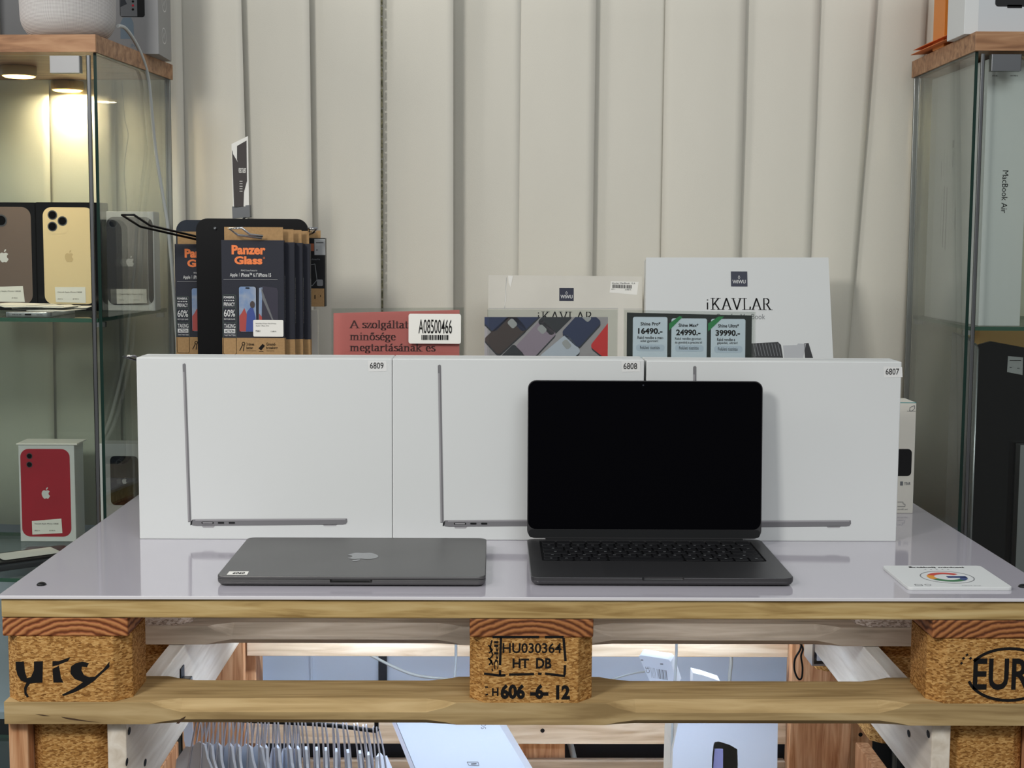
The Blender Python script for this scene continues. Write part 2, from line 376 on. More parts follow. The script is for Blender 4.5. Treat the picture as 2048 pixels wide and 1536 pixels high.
class Face:
    """a flat side of a thing: origin, right, up; print is measured on it"""
    def __init__(s, o, right, up):
        s.o = Vector(o); s.r = Vector(right).normalized(); s.u = Vector(up).normalized(); s.n = s.r.cross(s.u).normalized()
        if s.n.dot(CAM-s.o) < 0: s.n = -s.n
    def uv(s, x, y):
        d = ray(x, y); t = (s.o-CAM).dot(s.n)/d.dot(s.n); p = CAM+d*t-s.o
        return (p.dot(s.r), p.dot(s.u))
    def P(s, u, v, k=1): return s.o+s.r*u+s.u*v+s.n*(0.00025*k)
    def W(s, x, y, k=0): return s.P(*s.uv(x, y), k)
    def poly(s, mb, uvs, k=1, clip=None):
        if clip: uvs = clip_poly(list(uvs), clip)
        if len(uvs) >= 3: mb.poly([s.P(a, b, k) for a, b in uvs])
    def pxpoly(s, mb, px, k=1, smooth=0, clip=None):
        q = [s.uv(*p) for p in px]
        if smooth: q = [(a.x, a.y) for a in catmull([Vector((a, b, 0)) for a, b in q], smooth, True)]
        s.poly(mb, q, k, clip)
    def pxrect(s, mb, x0, y0, x1, y1, k=1, r=0):
        a, b = s.uv(x0, y1), s.uv(x1, y0)
        if r: s.poly(mb, rr(a[0], a[1], b[0], b[1], r), k)
        else: s.poly(mb, [a, (b[0], a[1]), b, (a[0], b[1])], k)
    def text(s, mb, st, a, b, k=1, bold=0, clip=None, shear=0, rot=0, space=1.0):
        """fit text into uv box a (lower left) - b (upper right); rot=90 reads upward, -90 downward"""
        vs, fs = text_mesh(st, bold, space)
        x0, x1 = min(v.x for v in vs), max(v.x for v in vs); y0, y1 = min(v.y for v in vs), max(v.y for v in vs)
        pts = []
        for v in vs:
            p, q = (v.x-x0)/(x1-x0), (v.y-y0)/(y1-y0)
            if rot == 90: p, q = 1-q, p
            elif rot == -90: p, q = q, 1-p
            elif rot == 180: p, q = 1-p, 1-q
            pts.append((a[0]+(b[0]-a[0])*p+shear*q, a[1]+(b[1]-a[1])*q))
        for f in fs:
            pp = [pts[i] for i in f]
            if clip:
                pp = clip_poly(pp, clip)
                if len(pp) < 3: continue
            mb.add([s.P(x, y, k) for x, y in pp], [tuple(range(len(pp)))])
    def pxtext(s, mb, st, x0, y0, x1, y1, k=1, **kw): s.text(mb, st, s.uv(x0, y1), s.uv(x1, y0), k, **kw)
    def stroke(s, mb, pts, w_, k=1, clip=None, closed=False):
        pts = list(pts)
        if closed: pts.append(pts[0])
        for (ax, ay), (bx, by) in zip(pts, pts[1:]):
            L = sqrt((bx-ax)**2+(by-ay)**2) or 1e-9; nx, ny = -(by-ay)/L*w_/2, (bx-ax)/L*w_/2
            s.poly(mb, [(ax+nx, ay+ny), (ax-nx, ay-ny), (bx-nx, by-ny), (bx+nx, by+ny)], k, clip)
    def pxstroke(s, mb, px, w_, k=1, **kw): s.stroke(mb, [s.uv(*p) for p in px], w_, k, **kw)
# broad-nib serif lettering (thick uprights, hairline horizontals)
def arc(cx, cy, rx, ry, a0, a1, n=14): return [(cx+rx*cos(radians(a0+(a1-a0)*i/n)), cy+ry*sin(radians(a0+(a1-a0)*i/n))) for i in range(n+1)]
SER = {
 'A': (0.72, [[(0.06,0),(0.36,0.72),(0.66,0)], [(0.17,0.24),(0.55,0.24)], [(-0.02,0),(0.16,0)], [(0.54,0),(0.76,0)]]),
 's': (0.38, [arc(0.19,0.38,0.12,0.11,40,190)+arc(0.19,0.14,0.14,0.13,80,-160)]),
 'z': (0.42, [[(0.05,0.38),(0.05,0.49),(0.36,0.49),(0.06,0.01),(0.38,0.01),(0.38,0.13)]]),
 'o': (0.50, [arc(0.24,0.25,0.18,0.25,0,360,20)]),
 'l': (0.28, [[(0.13,0),(0.13,0.75)], [(0.03,0),(0.23,0)], [(0.03,0.74),(0.13,0.74)]]),
 'g': (0.48, [arc(0.20,0.33,0.14,0.17,0,360,16), [(0.14,0.17),(0.10,0.08),(0.20,0.05),(0.36,0.02)], arc(0.22,-0.09,0.17,0.11,60,420,16), [(0.32,0.44),(0.42,0.49)]]),
 'a': (0.46, [arc(0.19,0.36,0.12,0.13,150,0)+[(0.31,0.06),(0.36,0.01),(0.42,0.04)], arc(0.18,0.13,0.12,0.13,60,300,12)+[(0.31,0.10)], [(0.31,0.29),(0.20,0.26)]]),
 't': (0.32, [[(0.13,0.66),(0.13,0.08),(0.18,0.01),(0.27,0.04)], [(0.02,0.49),(0.26,0.49)]]),
 'm': (0.82, [[(0.11,0),(0.11,0.49)], [(0.37,0),(0.37,0.38),(0.30,0.48),(0.20,0.46),(0.11,0.36)], [(0.65,0),(0.65,0.38),(0.58,0.48),(0.47,0.46),(0.38,0.36)], [(0.02,0),(0.20,0)], [(0.29,0),(0.45,0)], [(0.57,0),(0.75,0)], [(0.02,0.48),(0.11,0.48)]]),
 'i': (0.28, [[(0.13,0),(0.13,0.49)], [(0.03,0),(0.23,0)], [(0.03,0.48),(0.13,0.48)], [(0.12,0.66),(0.14,0.70)]]),
 'n': (0.56, [[(0.11,0),(0.11,0.49)], [(0.40,0),(0.40,0.38),(0.32,0.48),(0.21,0.46),(0.11,0.36)], [(0.02,0),(0.20,0)], [(0.31,0),(0.49,0)], [(0.02,0.48),(0.11,0.48)]]),
 'e': (0.45, [[(0.06,0.27),(0.36,0.27)]+arc(0.22,0.27,0.15,0.22,0,180)+arc(0.24,0.25,0.17,0.25,180,315)]),
 'r': (0.40, [[(0.11,0),(0.11,0.49)], [(0.11,0.32),(0.20,0.46),(0.30,0.48),(0.34,0.42)], [(0.02,0),(0.22,0)], [(0.02,0.48),(0.11,0.48)]]),
 'k': (0.54, [[(0.11,0),(0.11,0.75)], [(0.12,0.20),(0.38,0.48)], [(0.20,0.28),(0.44,0)], [(0.02,0),(0.20,0)], [(0.32,0.49),(0.48,0.49)], [(0.34,0),(0.54,0)], [(0.02,0.74),(0.11,0.74)]]),
 'K': (0.76, [[(0.14,0),(0.14,0.72)], [(0.15,0.26),(0.58,0.72)], [(0.30,0.40),(0.62,0)], [(0.02,0),(0.28,0)], [(0.02,0.71),(0.28,0.71)], [(0.46,0.71),(0.70,0.71)], [(0.50,0),(0.76,0)]]),
 'V': (0.74, [[(0.08,0.72),(0.36,0),(0.64,0.72)], [(-0.02,0.71),(0.20,0.71)], [(0.54,0.71),(0.74,0.71)]]),
 'L': (0.64, [[(0.14,0),(0.14,0.72)], [(0.02,0.71),(0.28,0.71)], [(0.02,0.01),(0.56,0.01),(0.58,0.18)]]),
 'R': (0.74, [[(0.14,0),(0.14,0.72)], [(0.14,0.71)]+arc(0.34,0.54,0.17,0.17,90,-90)+[(0.14,0.37)], [(0.34,0.37),(0.62,0)], [(0.02,0),(0.28,0)], [(0.52,0),(0.74,0)]]),
 ' ': (0.30, [])}
def serif(face, mb, s, x, y, size, k=1, wide=0.085, thin=0.022, track=0.0, sxf=1.0, clip=None):
    for ch in s:
        acc = None
        if ch in 'áéő': acc = {'á': 'a', 'é': 'e', 'ő': 'o'}[ch], ch; base = acc[0]
        else: base = ch
        adv, ss = SER[base]; ss = list(ss)
        if acc and ch != 'ő': ss.append([(0.20, 0.58), (0.30, 0.72)])
        if ch == 'ő': ss += [[(0.14, 0.58), (0.22, 0.72)], [(0.27, 0.58), (0.35, 0.72)]]
        for st in ss:
            for (ax, ay), (bx, by) in zip(st, st[1:]):
                hw, ht = wide/2, thin/2
                pts = [(px+i*hw, py+j*ht) for px, py in ((ax, ay), (bx, by)) for i in (-1, 1) for j in (-1, 1)]
                pts = sorted(set(pts)); hull = []
                for seq in (pts, pts[::-1]):
                    h = []
                    for p in seq:
                        while len(h) > 1 and (h[-1][0]-h[-2][0])*(p[1]-h[-2][1])-(h[-1][1]-h[-2][1])*(p[0]-h[-2][0]) <= 1e-12: h.pop()
                        h.append(p)
                    hull += h[:-1]
                face.poly(mb, [(x+px*size*sxf, y+py*size) for px, py in hull], k, clip)
        x += (adv+track)*size*sxf
    return x
# bitten fruit emblem outline, about one unit high
FRUIT = catmull([Vector((a, b, 0)) for a, b in ((0.0,0.30),(-0.10,0.34),(-0.22,0.33),(-0.34,0.22),(-0.39,0.04),(-0.36,-0.16),(-0.27,-0.35),(-0.15,-0.46),(-0.05,-0.45),(0.03,-0.42),(0.12,-0.45),(0.21,-0.45),(0.31,-0.33),(0.38,-0.18),(0.29,-0.10),(0.25,0.02),(0.28,0.14),(0.36,0.21),(0.27,0.31),(0.14,0.34))], 3, True)
LEAF = [Vector((a, b, 0)) for a, b in ((0.02,0.38),(0.03,0.50),(0.10,0.60),(0.20,0.63),(0.20,0.54),(0.14,0.44))]
def fruit(face, mb, u, v, h, k=1, flip=1, half=None):
    for sh in (FRUIT, LEAF):
        face.poly(mb, [(u+p.x*h*0.9*flip, v+p.y*h*0.9*flip) for p in sh], k)

# ================================================================== the setting
YB = 1.02      # plane of the blinds
YW = 1.09
mb = MB(); mb.box(-2.2, 2.2, YW, YW+0.1, -1.25, 1.9); obj('wall_back', mb, 'wall', kind='structure')
mb = MB(); mb.box(-2.2, 2.2, -3.6, YW+0.1, -1.30, -1.25); obj('floor', mb, 'floor', kind='structure')
def px_on(x, y, Y): return at(x, y, Y=Y)
mb = MB(); a = px_on(758, 1400, YW); b = px_on(774, 1300, YW)
mb.box(a.x, b.x, YW-0.012, YW-0.0005, -0.75, -0.05); obj('trim_1', mb, 'gap_and_shade', kind='structure')
mb = MB(); a = px_on(500, 1400, YW); b = px_on(522, 1300, YW)
mb.box(a.x, b.x, YW-0.02, YW-0.0005, -0.75, -0.05); mb.box(px_on(622,1400,YW).x, px_on(626,1400,YW).x, YW-0.006, YW-0.0005, -0.75, -0.05); obj('trim_2', mb, 'wall', kind='structure')
mb = MB(); mb.box(-1.0, 1.0, YW-0.02, YW-0.0005, -0.80, -0.51); obj('shade_band', mb, 'gap_and_shade', kind='structure')  # dark band paints the shadow on the lower wall
mb = MB(); mb.box(-1.0, 1.0, YW-0.016, YW-0.0005, -0.508, -0.495); obj('trim_4', mb, 'wall', kind='structure')

# vertical blinds: (x at y=0, x at y=500, near offset of left edge, near offset of right edge)
edges = [(-150,-140), (-26,-18), (100,108), (229,239), (366,376), (488,502), (622,629), (763,764), (908,908), (1042,1037), (1191,1184), (1341,1332), (1489,1477), (1637,1619), (1749,1711), (1850,1822), (1990,1950), (2120,2080), (2240,2200)]
off = [(0.0,0.014), (0.0,0.014), (0,0.014), (0,0.012), (0,0.028), (-0.004,0.024), (-0.006,0.022), (-0.004,0.040), (-0.018,0.008), (0.004,0.017), (-0.002,0.0), (0.007,0.014), (-0.001,0.011), (-0.001,0.011), (-0.001,0.012), (0,0.014), (0,0.014), (0,0.014)]
names_v = ['furthest left, behind the glass cabinet', 'behind the graphite phone box', 'behind the gold phone box', 'behind the hinge post of the left cabinet', 'just right of the left cabinet, behind the white cable',
  'behind the small paper card of the rack', 'above the right part of the black rack', 'left of the dotted seam', 'right of the dotted seam, above the pink notice', 'deeply shaded at its left edge, above the case poster',
  'above the small square logo of the lower laptop sleeve box', 'greyest one, narrowing above the gap between two sleeve boxes', 'bright one above the square logo of the big sleeve box', 'above the right half of the big sleeve box', 'narrow tapering one at the big sleeve box corner',
  'warm lit one beside the right cabinet', 'seen through the side glass of the right cabinet', 'furthest right, inside the right cabinet view']
ZT, ZB = 0.98, -0.12
for i in range(len(edges)-1):
    mb = MB(); cols = 9; rows = 6; V = []
    for j in range(rows+1):
        t = j/rows; z = ZT+(ZB-ZT)*t
        for k in range(cols+1):
            s = k/cols
            def ex(e, z):      # edge x at height z from its two measured points
                p0, p1 = px_on(e[0], 0, YB), px_on(e[1], 500, YB); q = (p0.z-z)/(p0.z-p1.z)
                return p0.x+(p1.x-p0.x)*q
            xl, xr = ex(edges[i], z)-0.010, ex(edges[i+1], z)
            dl, dr = off[i]
            tw = 0.3+0.7*min(max((z-0.0)/0.6, 0), 1) if i in (10, 11, 12, 13, 14) else 1
            near = dl+(dr*tw-dl)*s + 0.006*sin(pi*s)
            V.append((xl+(xr-xl)*s, YB-near-0.0012*(i % 2), z))
    fs = [(j*(cols+1)+k, j*(cols+1)+k+1, (j+1)*(cols+1)+k+1, (j+1)*(cols+1)+k) for j in range(rows) for k in range(cols)]
    mb.add(V, fs, 0, True)
    o = obj('blind_vane', mb, 'fabric', None, 'cream fabric vertical blind strip, ' + names_v[i], 'blind', 'vertical blind strips along the back wall')
    sd = o.modifiers.new('thick', 'SOLIDIFY'); sd.thickness = 0.0011; sd.offset = 1
    if i == 6:
        sm = MB(); 
        for k in range(60):
            z = ZT-0.01-k*0.0178
            x = ex(edges[7], z); sm.box(x+0.0005, x+0.0038, YB-0.0245, YB-0.0230, z-0.0150, z)
        s_ = obj('dotted_seam', sm, 'seam', o, world=False); me = s_.data
        inv = wmat(o).inverted(); me.transform(inv)

# ================================================================== pallet table
tbl = thing('pallet_table', 'wooden shipping pallet used as the counter top, stamped chipboard blocks on its front edge', 'pallet', (0, 0.4, -0.15))
def board(mb, x0, x1, y0, y1, z0, z1, ch, spans):
    """plank along X, its long edges chamfered between the blocks"""
    def prof(x, c):
        cb = c*0.75
        return [Vector((x, *q)) for q in ((y0+cb*0.6, z0), (y1-cb*0.6, z0), (y1, z0+cb*0.5), (y1, z1-c*0.7), (y1-c, z1), (y0+c, z1), (y0, z1-c*0.7), (y0, z0+cb*0.5))]
    R = [prof(x0, 1e-4)]
    for a, b in spans:
        R += [prof(a-0.035, 1e-4), prof(a-0.022, ch*0.5), prof(a, ch), prof(b, ch), prof(b+0.022, ch*0.5), prof(b+0.035, 1e-4)]
    R.append(prof(x1, 1e-4)); mb.rings(R, smooth=False)
SP = [(-0.400, -0.120), (0.120, 0.400)]
for y0, y1 in ((0.0, 0.145), (0.185, 0.285), (0.3275, 0.4725), (0.515, 0.615), (0.655, 0.8)):
    mb = MB(); mb.box(-0.6, 0.6, y0, y1, -0.026, -0.0042); obj('top_board', mb, 'deck', tbl, bevel=0.0015)
for x0, x1, e in ((-0.6, -0.458, 'endgrain_l'), (-0.0705, 0.0705, 'endgrain'), (0.458, 0.6, 'endgrain_r')):
    mb = MB(); mb.box(x0, x1, 0.001, 0.799, -0.048, -0.0262); obj('cross_board', mb, e, tbl, bevel=0.002)
yblocks = ((0.001, 0.1), (0.33, 0.47), (0.70, 0.798))
def blockmb(x0, x1, y0, y1, z0, z1, c=0.017):
    mb = MB(); L = [(x0+c, y0), (x1-c, y0), (x1, y0+c*1.1), (x1, y1-c), (x1-c, y1), (x0+c, y1), (x0, y1-c), (x0, y0+c*1.1)]
    return mb.prism([Vector((a, b, z0)) for a, b in L], (0, 0, z1-z0))
blocks = {}
for j, (y0, y1) in enumerate(yblocks):
    for i, (x0, x1) in enumerate(((-0.6, -0.458), (-0.0705, 0.0705), (0.458, 0.6))):
        blocks[i, j] = obj('spacer_block', blockmb(x0, x1, y0, y1, -0.124, -0.0482), 'chip' if j == 0 else 'chip_grey', tbl, bevel=0.001)
for j, (y0, y1) in enumerate(((0.0, 0.1), (0.3275, 0.4725), (0.70, 0.8))):
    mb = MB(); board(mb, -0.6, 0.6, y0, y1, -0.150, -0.1242, 0.016 if j == 0 else 0.02, SP); obj('bottom_board', mb, 'board' if j == 0 else 'greyboard', tbl, bevel=0.001)
# stamps on the three front blocks
FB = Face((0, 0.001, -0.086), (1, 0, 0), (0, 0, 1))
mb = MB()
FB.pxpoly(mb, [(31,1323),(48,1323),(50,1343),(54,1356),(62,1354),(68,1340),(68,1323),(86,1322),(85,1365),(68,1366),(60,1367),(54,1376),(53,1384),(58,1393),(54,1395),(49,1388),(48,1376),(53,1365),(42,1361),(35,1350),(32,1338)])
FB.pxpoly(mb, [(105,1322),(118,1322),(141,1314),(136,1322),(121,1328),(105,1333)])
FB.pxpoly(mb, [(105,1338),(118,1331),(122,1355),(127,1365),(107,1365)])
FB.pxpoly(mb, [(178,1326),(174,1334),(164,1333),(163,1340),(168,1350),(178,1354),(190,1353),(206,1339),(219,1323),(219,1334),(205,1346),(188,1362),(170,1374),(150,1384),(127,1392),(124,1389),(148,1377),(166,1364),(150,1358),(141,1347),(142,1333),(152,1326),(165,1323)])
obj('branded_stamp', mb, 'ink', blocks[0, 0])
mb = MB(); W = 0.0028
for L in ([(985,1274),(1078,1274)], [(1090,1274),(1127,1274)], [(1127,1276),(1131,1322)], [(1130,1330),(1129,1350)], [(1002,1275),(1000,1330)], [(1000,1340),(1000,1350)], [(968,1347),(1000,1351),(1011,1350)], [(1018,1349),(1068,1348)], [(1076,1347),(1083,1348)], [(1090,1347),(1130,1352)]):
    FB.pxstroke(mb, L, W)
FB.pxtext(mb, 'HU030364', 1005, 1286, 1123, 1306, bold=0.015)
FB.pxtext(mb, 'HT', 1025, 1317, 1058, 1336, bold=0.03); FB.pxtext(mb, 'DB', 1072, 1316, 1103, 1337, bold=0.03)
FB.pxtext(mb, 'H', 984, 1376, 997, 1392, bold=0.03)
FB.pxtext(mb, '606', 1001, 1368, 1050, 1398, bold=0.05); FB.pxtext(mb, '-6-', 1060, 1368, 1097, 1398, bold=0.05); FB.pxtext(mb, '12', 1112, 1370, 1140, 1399, bold=0.05)
FB.pxtext(mb, 'IPPC', 988, 1282, 997, 1338, bold=0.03, rot=-90)
for L in ([(984,1280),(980,1296),(986,1310),(979,1318),(986,1330)], [(977,1290),(985,1300),(978,1306)], [(976,1316),(984,1322),(978,1330)], [(984,1337),(985,1342)], [(970,1374),(976,1374)], [(971,1390),(976,1388)]): FB.pxstroke(mb, L, 0.0016)
obj('heat_treatment_stamp', mb, 'ink', blocks[1, 0])
mb = MB()
FB.pxtext(mb, 'EUR', 1945, 1317, 2062, 1380, bold=0.02)
c0 = FB.uv(2018, 1349)
e_ = lambda a0, a1: [(c0[0]+0.0475*cos(radians(a0+(a1-a0)*i/16)), c0[1]+0.0305*sin(radians(a0+(a1-a0)*i/16))) for i in range(17)]
FB.stroke(mb, e_(15, 150), 0.0034); FB.stroke(mb, e_(195, 345), 0.0034)
for d in ((1925,1318),(1932,1311),(1939,1318),(1921,1328)): FB.pxstroke(mb, [d, (d[0]+4, d[1]-3)], 0.0025)
obj('oval_stamp', mb, 'ink', blocks[2, 0])
mb = MB(); FB0 = Face((0, 0.0, -0.137), (1, 0, 0), (0, 0, 1))
for L in ([(70,1428),(86,1431),(101,1432),(86,1429)], [(122,1433),(150,1437),(172,1441),(205,1445),(170,1442),(150,1440),(132,1437)], [(352,1447),(362,1437),(372,1432),(369,1437),(358,1447)]):
    mb = MB(); FB0.pxpoly(mb, L, 2); obj('wood_crack', mb, mat('crack', (70, 48, 30), 0.9), [o for o in tbl.children if o.name == 'bottom_board'][0])
# white sheet with its screws
sh = thing('counter_sheet', 'glossy white plastic sheet covering the pallet top', 'table top', (0, 0.4, -0.004))
mb = MB(); mb.box(-0.603, 0.608, -0.003, 0.80, -0.0040, 0.0, 0)
o = obj('sheet_panel', mb, ['sheet', 'sheet_edge'], sh, bevel=0.0006)
for p in o.data.polygons:
    if abs(p.normal.z) < 0.5: p.material_index = 1
for px_ in ((83, 1170), (2046, 1174)):
    c = at(*px_, Z=0); mb = MB(); mb.lathe([(0.0001,-0.001),(0.0056,0.0),(0.0054,0.0012),(0.0038,0.0028),(0.0015,0.0036),(0.0001,0.0037)], c.x, c.y, 20); s_ = obj('screw', mb, 'darkmetal', sh)

# ------------------------------------------------------------------ standing pallets below
def leg_pallet(sgn, label):
    X = lambda v: sgn*v
    t = thing('standing_pallet', label, 'pallet', (sgn*0.53, 0.42, -1.25), group='pallets standing on edge as legs')
    def bx(name, xa, xb, y0, y1, z0, z1, mt, bev=0.0015):
        mb = MB(); mb.box(min(X(xa), X(xb)), max(X(xa), X(xb)), y0, y1, z0, z1); return obj(name, mb, mt, t, bevel=bev)
    for z1 in (-0.1505, -0.45, -0.80): bx('outer_board', 0.578, 0.6, 0.012, 0.79, max(z1-0.145, -1.25), z1, 'orange_z')
    for z1 in (-0.1505, -0.62, -1.10):
        for y0 in (0.02, 0.35, 0.69):
            mb = MB(); c = 0.014
            xs = sorted((X(0.5775), X(0.4875)))
            L = [(xs[0]+c, y0), (xs[1]-c, y0), (xs[1], y0+c), (xs[1], y0+0.1), (xs[0], y0+0.1), (xs[0], y0+c)]
            mb.prism([Vector((a, b, z1-0.145)) for a, b in L], (0, 0, 0.145)); obj('spacer_block', mb, 'chip', t, bevel=0.001)
    hb = 0.116 if sgn < 0 else 0.092
    for z1 in (-0.151, -0.62, -1.10): bx('inner_board', 0.487, 0.465, 0.012, 0.81, z1-hb, z1, 'pale_y')
    bx('upright_board', 0.577, 0.47, 0.815, 0.835, -1.25, -0.1505, 'orange_z')
    return t
# floor-standing leg pallets, board nail holes as dark dots
for sgn, lb in ((-1, 'wooden pallet stood on edge as left leg, below the curly stamp'), (1, 'wooden pallet stood on edge as right leg, below the oval stamp')):
    t = leg_pallet(sgn, lb)
    FN = Face((sgn*0.465, 0, 0), (0, 1, 0), (0, 0, 1)); mb = MB()
    for p in (((253,1524),(290,1525),(258,1462)) if sgn < 0 else ((1857,1468),(1818,1467))):
        u_, v_ = FN.uv(*p); FN.poly(mb, circ(u_, v_, 0.0065, 0.0045, 10), 2)
    obj('nail_hole', mb, 'ink', t, kind='stuff')
rear = thing('rear_pallet', 'pallet standing upright at the back under the counter, pale cross laths', 'pallet', (0, 0.86, -1.25))
mb = MB(); a = at(440, 1312, Y=0.84); b = at(1640, 1287, Y=0.84); mb.box(-0.469, 0.469, 0.84, 0.86, a.z, b.z+0.004); obj('upper_lath', mb, 'pale_x', rear, bevel=0.001)
a = at(440, 1487, Y=0.84); b = at(1640, 1443, Y=0.84); mb = MB(); mb.box(-0.469, 0.469, 0.84, 0.86, a.z, b.z); obj('lower_lath', mb, 'pale_x', rear, bevel=0.001)
a = at(440, 1560, Y=0.84); b = at(1640, 1524, Y=0.84); mb = MB(); mb.box(-0.469, 0.469, 0.84, 0.86, a.z, b.z); obj('bottom_lath', mb, 'greyboard', rear, bevel=0.001)
for x0, x1 in ((410, 512), (1020, 1131), (1590, 1748)):
    a = at(x0, 1400, Y=0.861); b = at(x1, 1400, Y=0.861); mb = MB(); mb.box(a.x, b.x, 0.861, 0.94, -1.25, -0.1505); obj('upright', mb, 'orange_z', rear, bevel=0.002)
mb = MB(); FR = Face((0, 0.84, 0), (1, 0, 0), (0, 0, 1))
for p in ((1085, 1461), (1721, 1469)): u_, v_ = FR.uv(*p); FR.poly(mb, circ(u_, v_, 0.0038, n=12), 2)
obj('nail_hole', mb, 'ink', rear, kind='stuff')
# steel bracket on left inner board
FNl = Face((-0.4649, 0, 0), (0, 1, 0), (0, 0, 1)); u_, v_ = FNl.uv(362, 1352); q = FNl.P(u_, v_, 0)
br = thing('hinge_bracket', 'small dark metal bracket on the pale plank of the left leg', 'bracket', q)
mb = MB(); mb.box(q.x, q.x+0.002, q.y-0.008, q.y+0.014, q.z-0.010, q.z+0.012); obj('plate', mb, 'darkmetal', br, bevel=0.0008)
mb = MB(); mb.box(q.x+0.002, q.x+0.014, q.y-0.006, q.y+0.008, q.z-0.010, q.z-0.002); obj('arm', mb, 'steel', br, bevel=0.001)
# LED batten fixed behind the front bottom board, the light of the space below
led = thing('led_or_fill_batten', 'cool white light batten fixed under the middle plank below the counter', 'lamp', (0, 0.45, -0.16))
mb = MB(); mb.box(-0.38, 0.38, 0.43, 0.47, -0.156, -0.1502); obj('housing', mb, 'silver', led)
mb = MB(); mb.box(-0.37, 0.37, 0.435, 0.465, -0.160, -0.1562); obj('diffuser', mb, 'led', led)
area('led_or_fill_light', (0, 0.45, -0.163), (0, 0.36, -0.62), 0.74, 1.6, (0.66, 0.80, 1.0), 0.03)
for nm_, y_, z_, ty_, pw_ in (('rear', 0.75, -0.152, 0.96, 3.0), ('front', 0.205, -0.028, 0.9, 1.0)):  # rear and front battens: unseen fill lamps added to brighten below the counter
    lx = thing('led_or_fill_batten', 'added cool white fill batten, unseen under the %s boards of the counter pallet' % nm_, 'lamp', (0, y_, z_))
    mb = MB(); mb.box(-0.38, 0.38, y_-0.012, y_+0.012, z_-0.004, z_+0.0018); obj('housing', mb, 'silver', lx)
    for a_ in (-0.26, 0.26): area('led_or_fill_light', (a_, y_, z_-0.006), (a_, ty_, -0.50), 0.30, pw_/2, (0.72, 0.84, 1.0), 0.02)
# metal channel and cable loop upper right
a = at(1624, 1332, Y=0.62); b = at(1670, 1270, Y=0.62)
lp = thing('lamp_channel', 'silver aluminium lamp channel under the counter, right of the white power adapter', 'lamp part', (a.x, 0.62, a.z))
mb = MB(); mb.box(a.x, b.x, 0.62, 0.68, a.z, a.z+0.003); mb.box(a.x, a.x+0.003, 0.62, 0.68, a.z+0.003, b.z); mb.box(b.x-0.002, b.x, 0.62, 0.68, a.z+0.003, b.z); obj('channel', mb, 'silver', lp)
mb = MB(); mb.box(a.x+0.008, b.x-0.004, 0.622, 0.676, a.z+0.008, b.z); obj('diffuser', mb, 'whitebag', lp)
mb = MB(); mb.tube([at(x, y, Y=0.615) for x, y in ((1604,1286),(1600,1300),(1590,1318),(1589,1340),(1596,1357),(1603,1356),(1605,1335),(1602,1312),(1606,1298),(1600,1286))], 0.0016, 7, smoothpath=4)
obj('cable_loop', mb, 'darkmetal', None, 'thin dark cable loop hanging beside the silver lamp channel', 'cable')

# power adapter with label
fa = Face(at(1316, 1340, Y=0.66), (cos(0.15), 0.05, -0.05), (-0.12, 0.25, 1))
ad = thing('power_adapter', 'white power adapter with a printed safety label under the counter', 'adapter', at(1316, 1366, Y=0.66))
mb = MB(); L = [fa.W(x, y) for x, y in ((1281,1317),(1286,1315),(1340,1315),(1344,1319),(1352,1366),(1296,1366))]; mb.prism(L, (0.01, 0.035, 0)); obj('case', mb, 'whitebag', ad, bevel=0.002)
mb = MB(); fa.pxtext(mb, 'CE', 1291, 1336, 1299, 1350, 2, rot=90); 
for k in range(9): fa.pxrect(mb, 1313+k*2.2, 1338, 1314+k*2.2+(k % 3)*0.5, 1358, 2)
for k in range(4): fa.pxrect(mb, 1301+k*2.6, 1337, 1302+k*2.6, 1358, 2)
fa.pxrect(mb, 1284, 1323, 1289, 1326, 2); fa.pxrect(mb, 1322, 1325, 1328, 1328, 2)
obj('safety_print', mb, 'grey_ink', ad)
def cable(pts, Y, r, label, name='cable', mt='cable'):
    P = [at(x, y, Y=(Y if not isinstance(Y, (list, tuple)) else Y[i])) for i, (x, y) in enumerate(pts)]
    mb = MB(); mb.tube(P, r, 8, smoothpath=5); return obj(name, mb, mt, None, label, 'cable')
cable([(912,1180),(912,1290),(911,1330),(908,1380),(906,1500),(908,1640)], 0.60, 0.0021, 'thin pale cable hanging straight down left of the middle stamped block')
cable([(700,1290),(748,1314),(790,1335),(830,1350),(880,1357),(930,1360)], 0.98, 0.0028, 'white cable drooping across the blue-grey wall under the counter')
cable([(1353,1180),(1353,1290),(1352,1320),(1349,1380),(1344,1480),(1344,1640)], 0.60, 0.0021, 'thin pale cable hanging in front of the white power adapter')
cable([(1458,1250),(1462,1317),(1460,1345),(1456,1400),(1450,1500),(1450,1640)], 0.97, 0.0034, 'white cable on the wall right of the power adapter')
cable([(1180,1368),(1220,1360),(1260,1348),(1290,1343)], 0.67, 0.0016, 'thin grey lead running to the white power adapter')
cable([(1130,1455),(1138,1480),(1144,1500),(1150,1530),(1156,1580)], 0.965, 0.0055, 'thick white conduit beside the orange upright at the back', 'conduit')
mb = MB(); P = [at(x, y, Y=0.7) for x, y in ((1386,1346),(1404,1350),(1440,1362),(1440,1400),(1384,1400))]; mb.prism(P, (0, 0.03, 0)); obj('paper_sheet', mb, 'whitebag', None, 'pale folded paper corner standing right of the power adapter', 'paper')
# ceiling strip of plastic at left
mb = MB(); P = [at(x, y, Y=0.56) for x, y in ((366,1440),(385,1440),(387,1475),(385,1512),(373,1504),(368,1480))]; mb.prism(P, (0, 0.002, 0)); 
hs = obj('hanging_strip', mb, 'whitebag', None, 'torn white strip hanging left of the paper bags', 'strip')

sf = MB(); zz = at(1000, 1650, Y=0.60).z; sf.box(-0.463, 0.463, 0.50, 0.836, zz-0.02, zz-0.0005)
obj('storage_shelf', sf, 'pale_x', None, 'plain wooden shelf under the counter carrying the two white cartons', 'shelf')
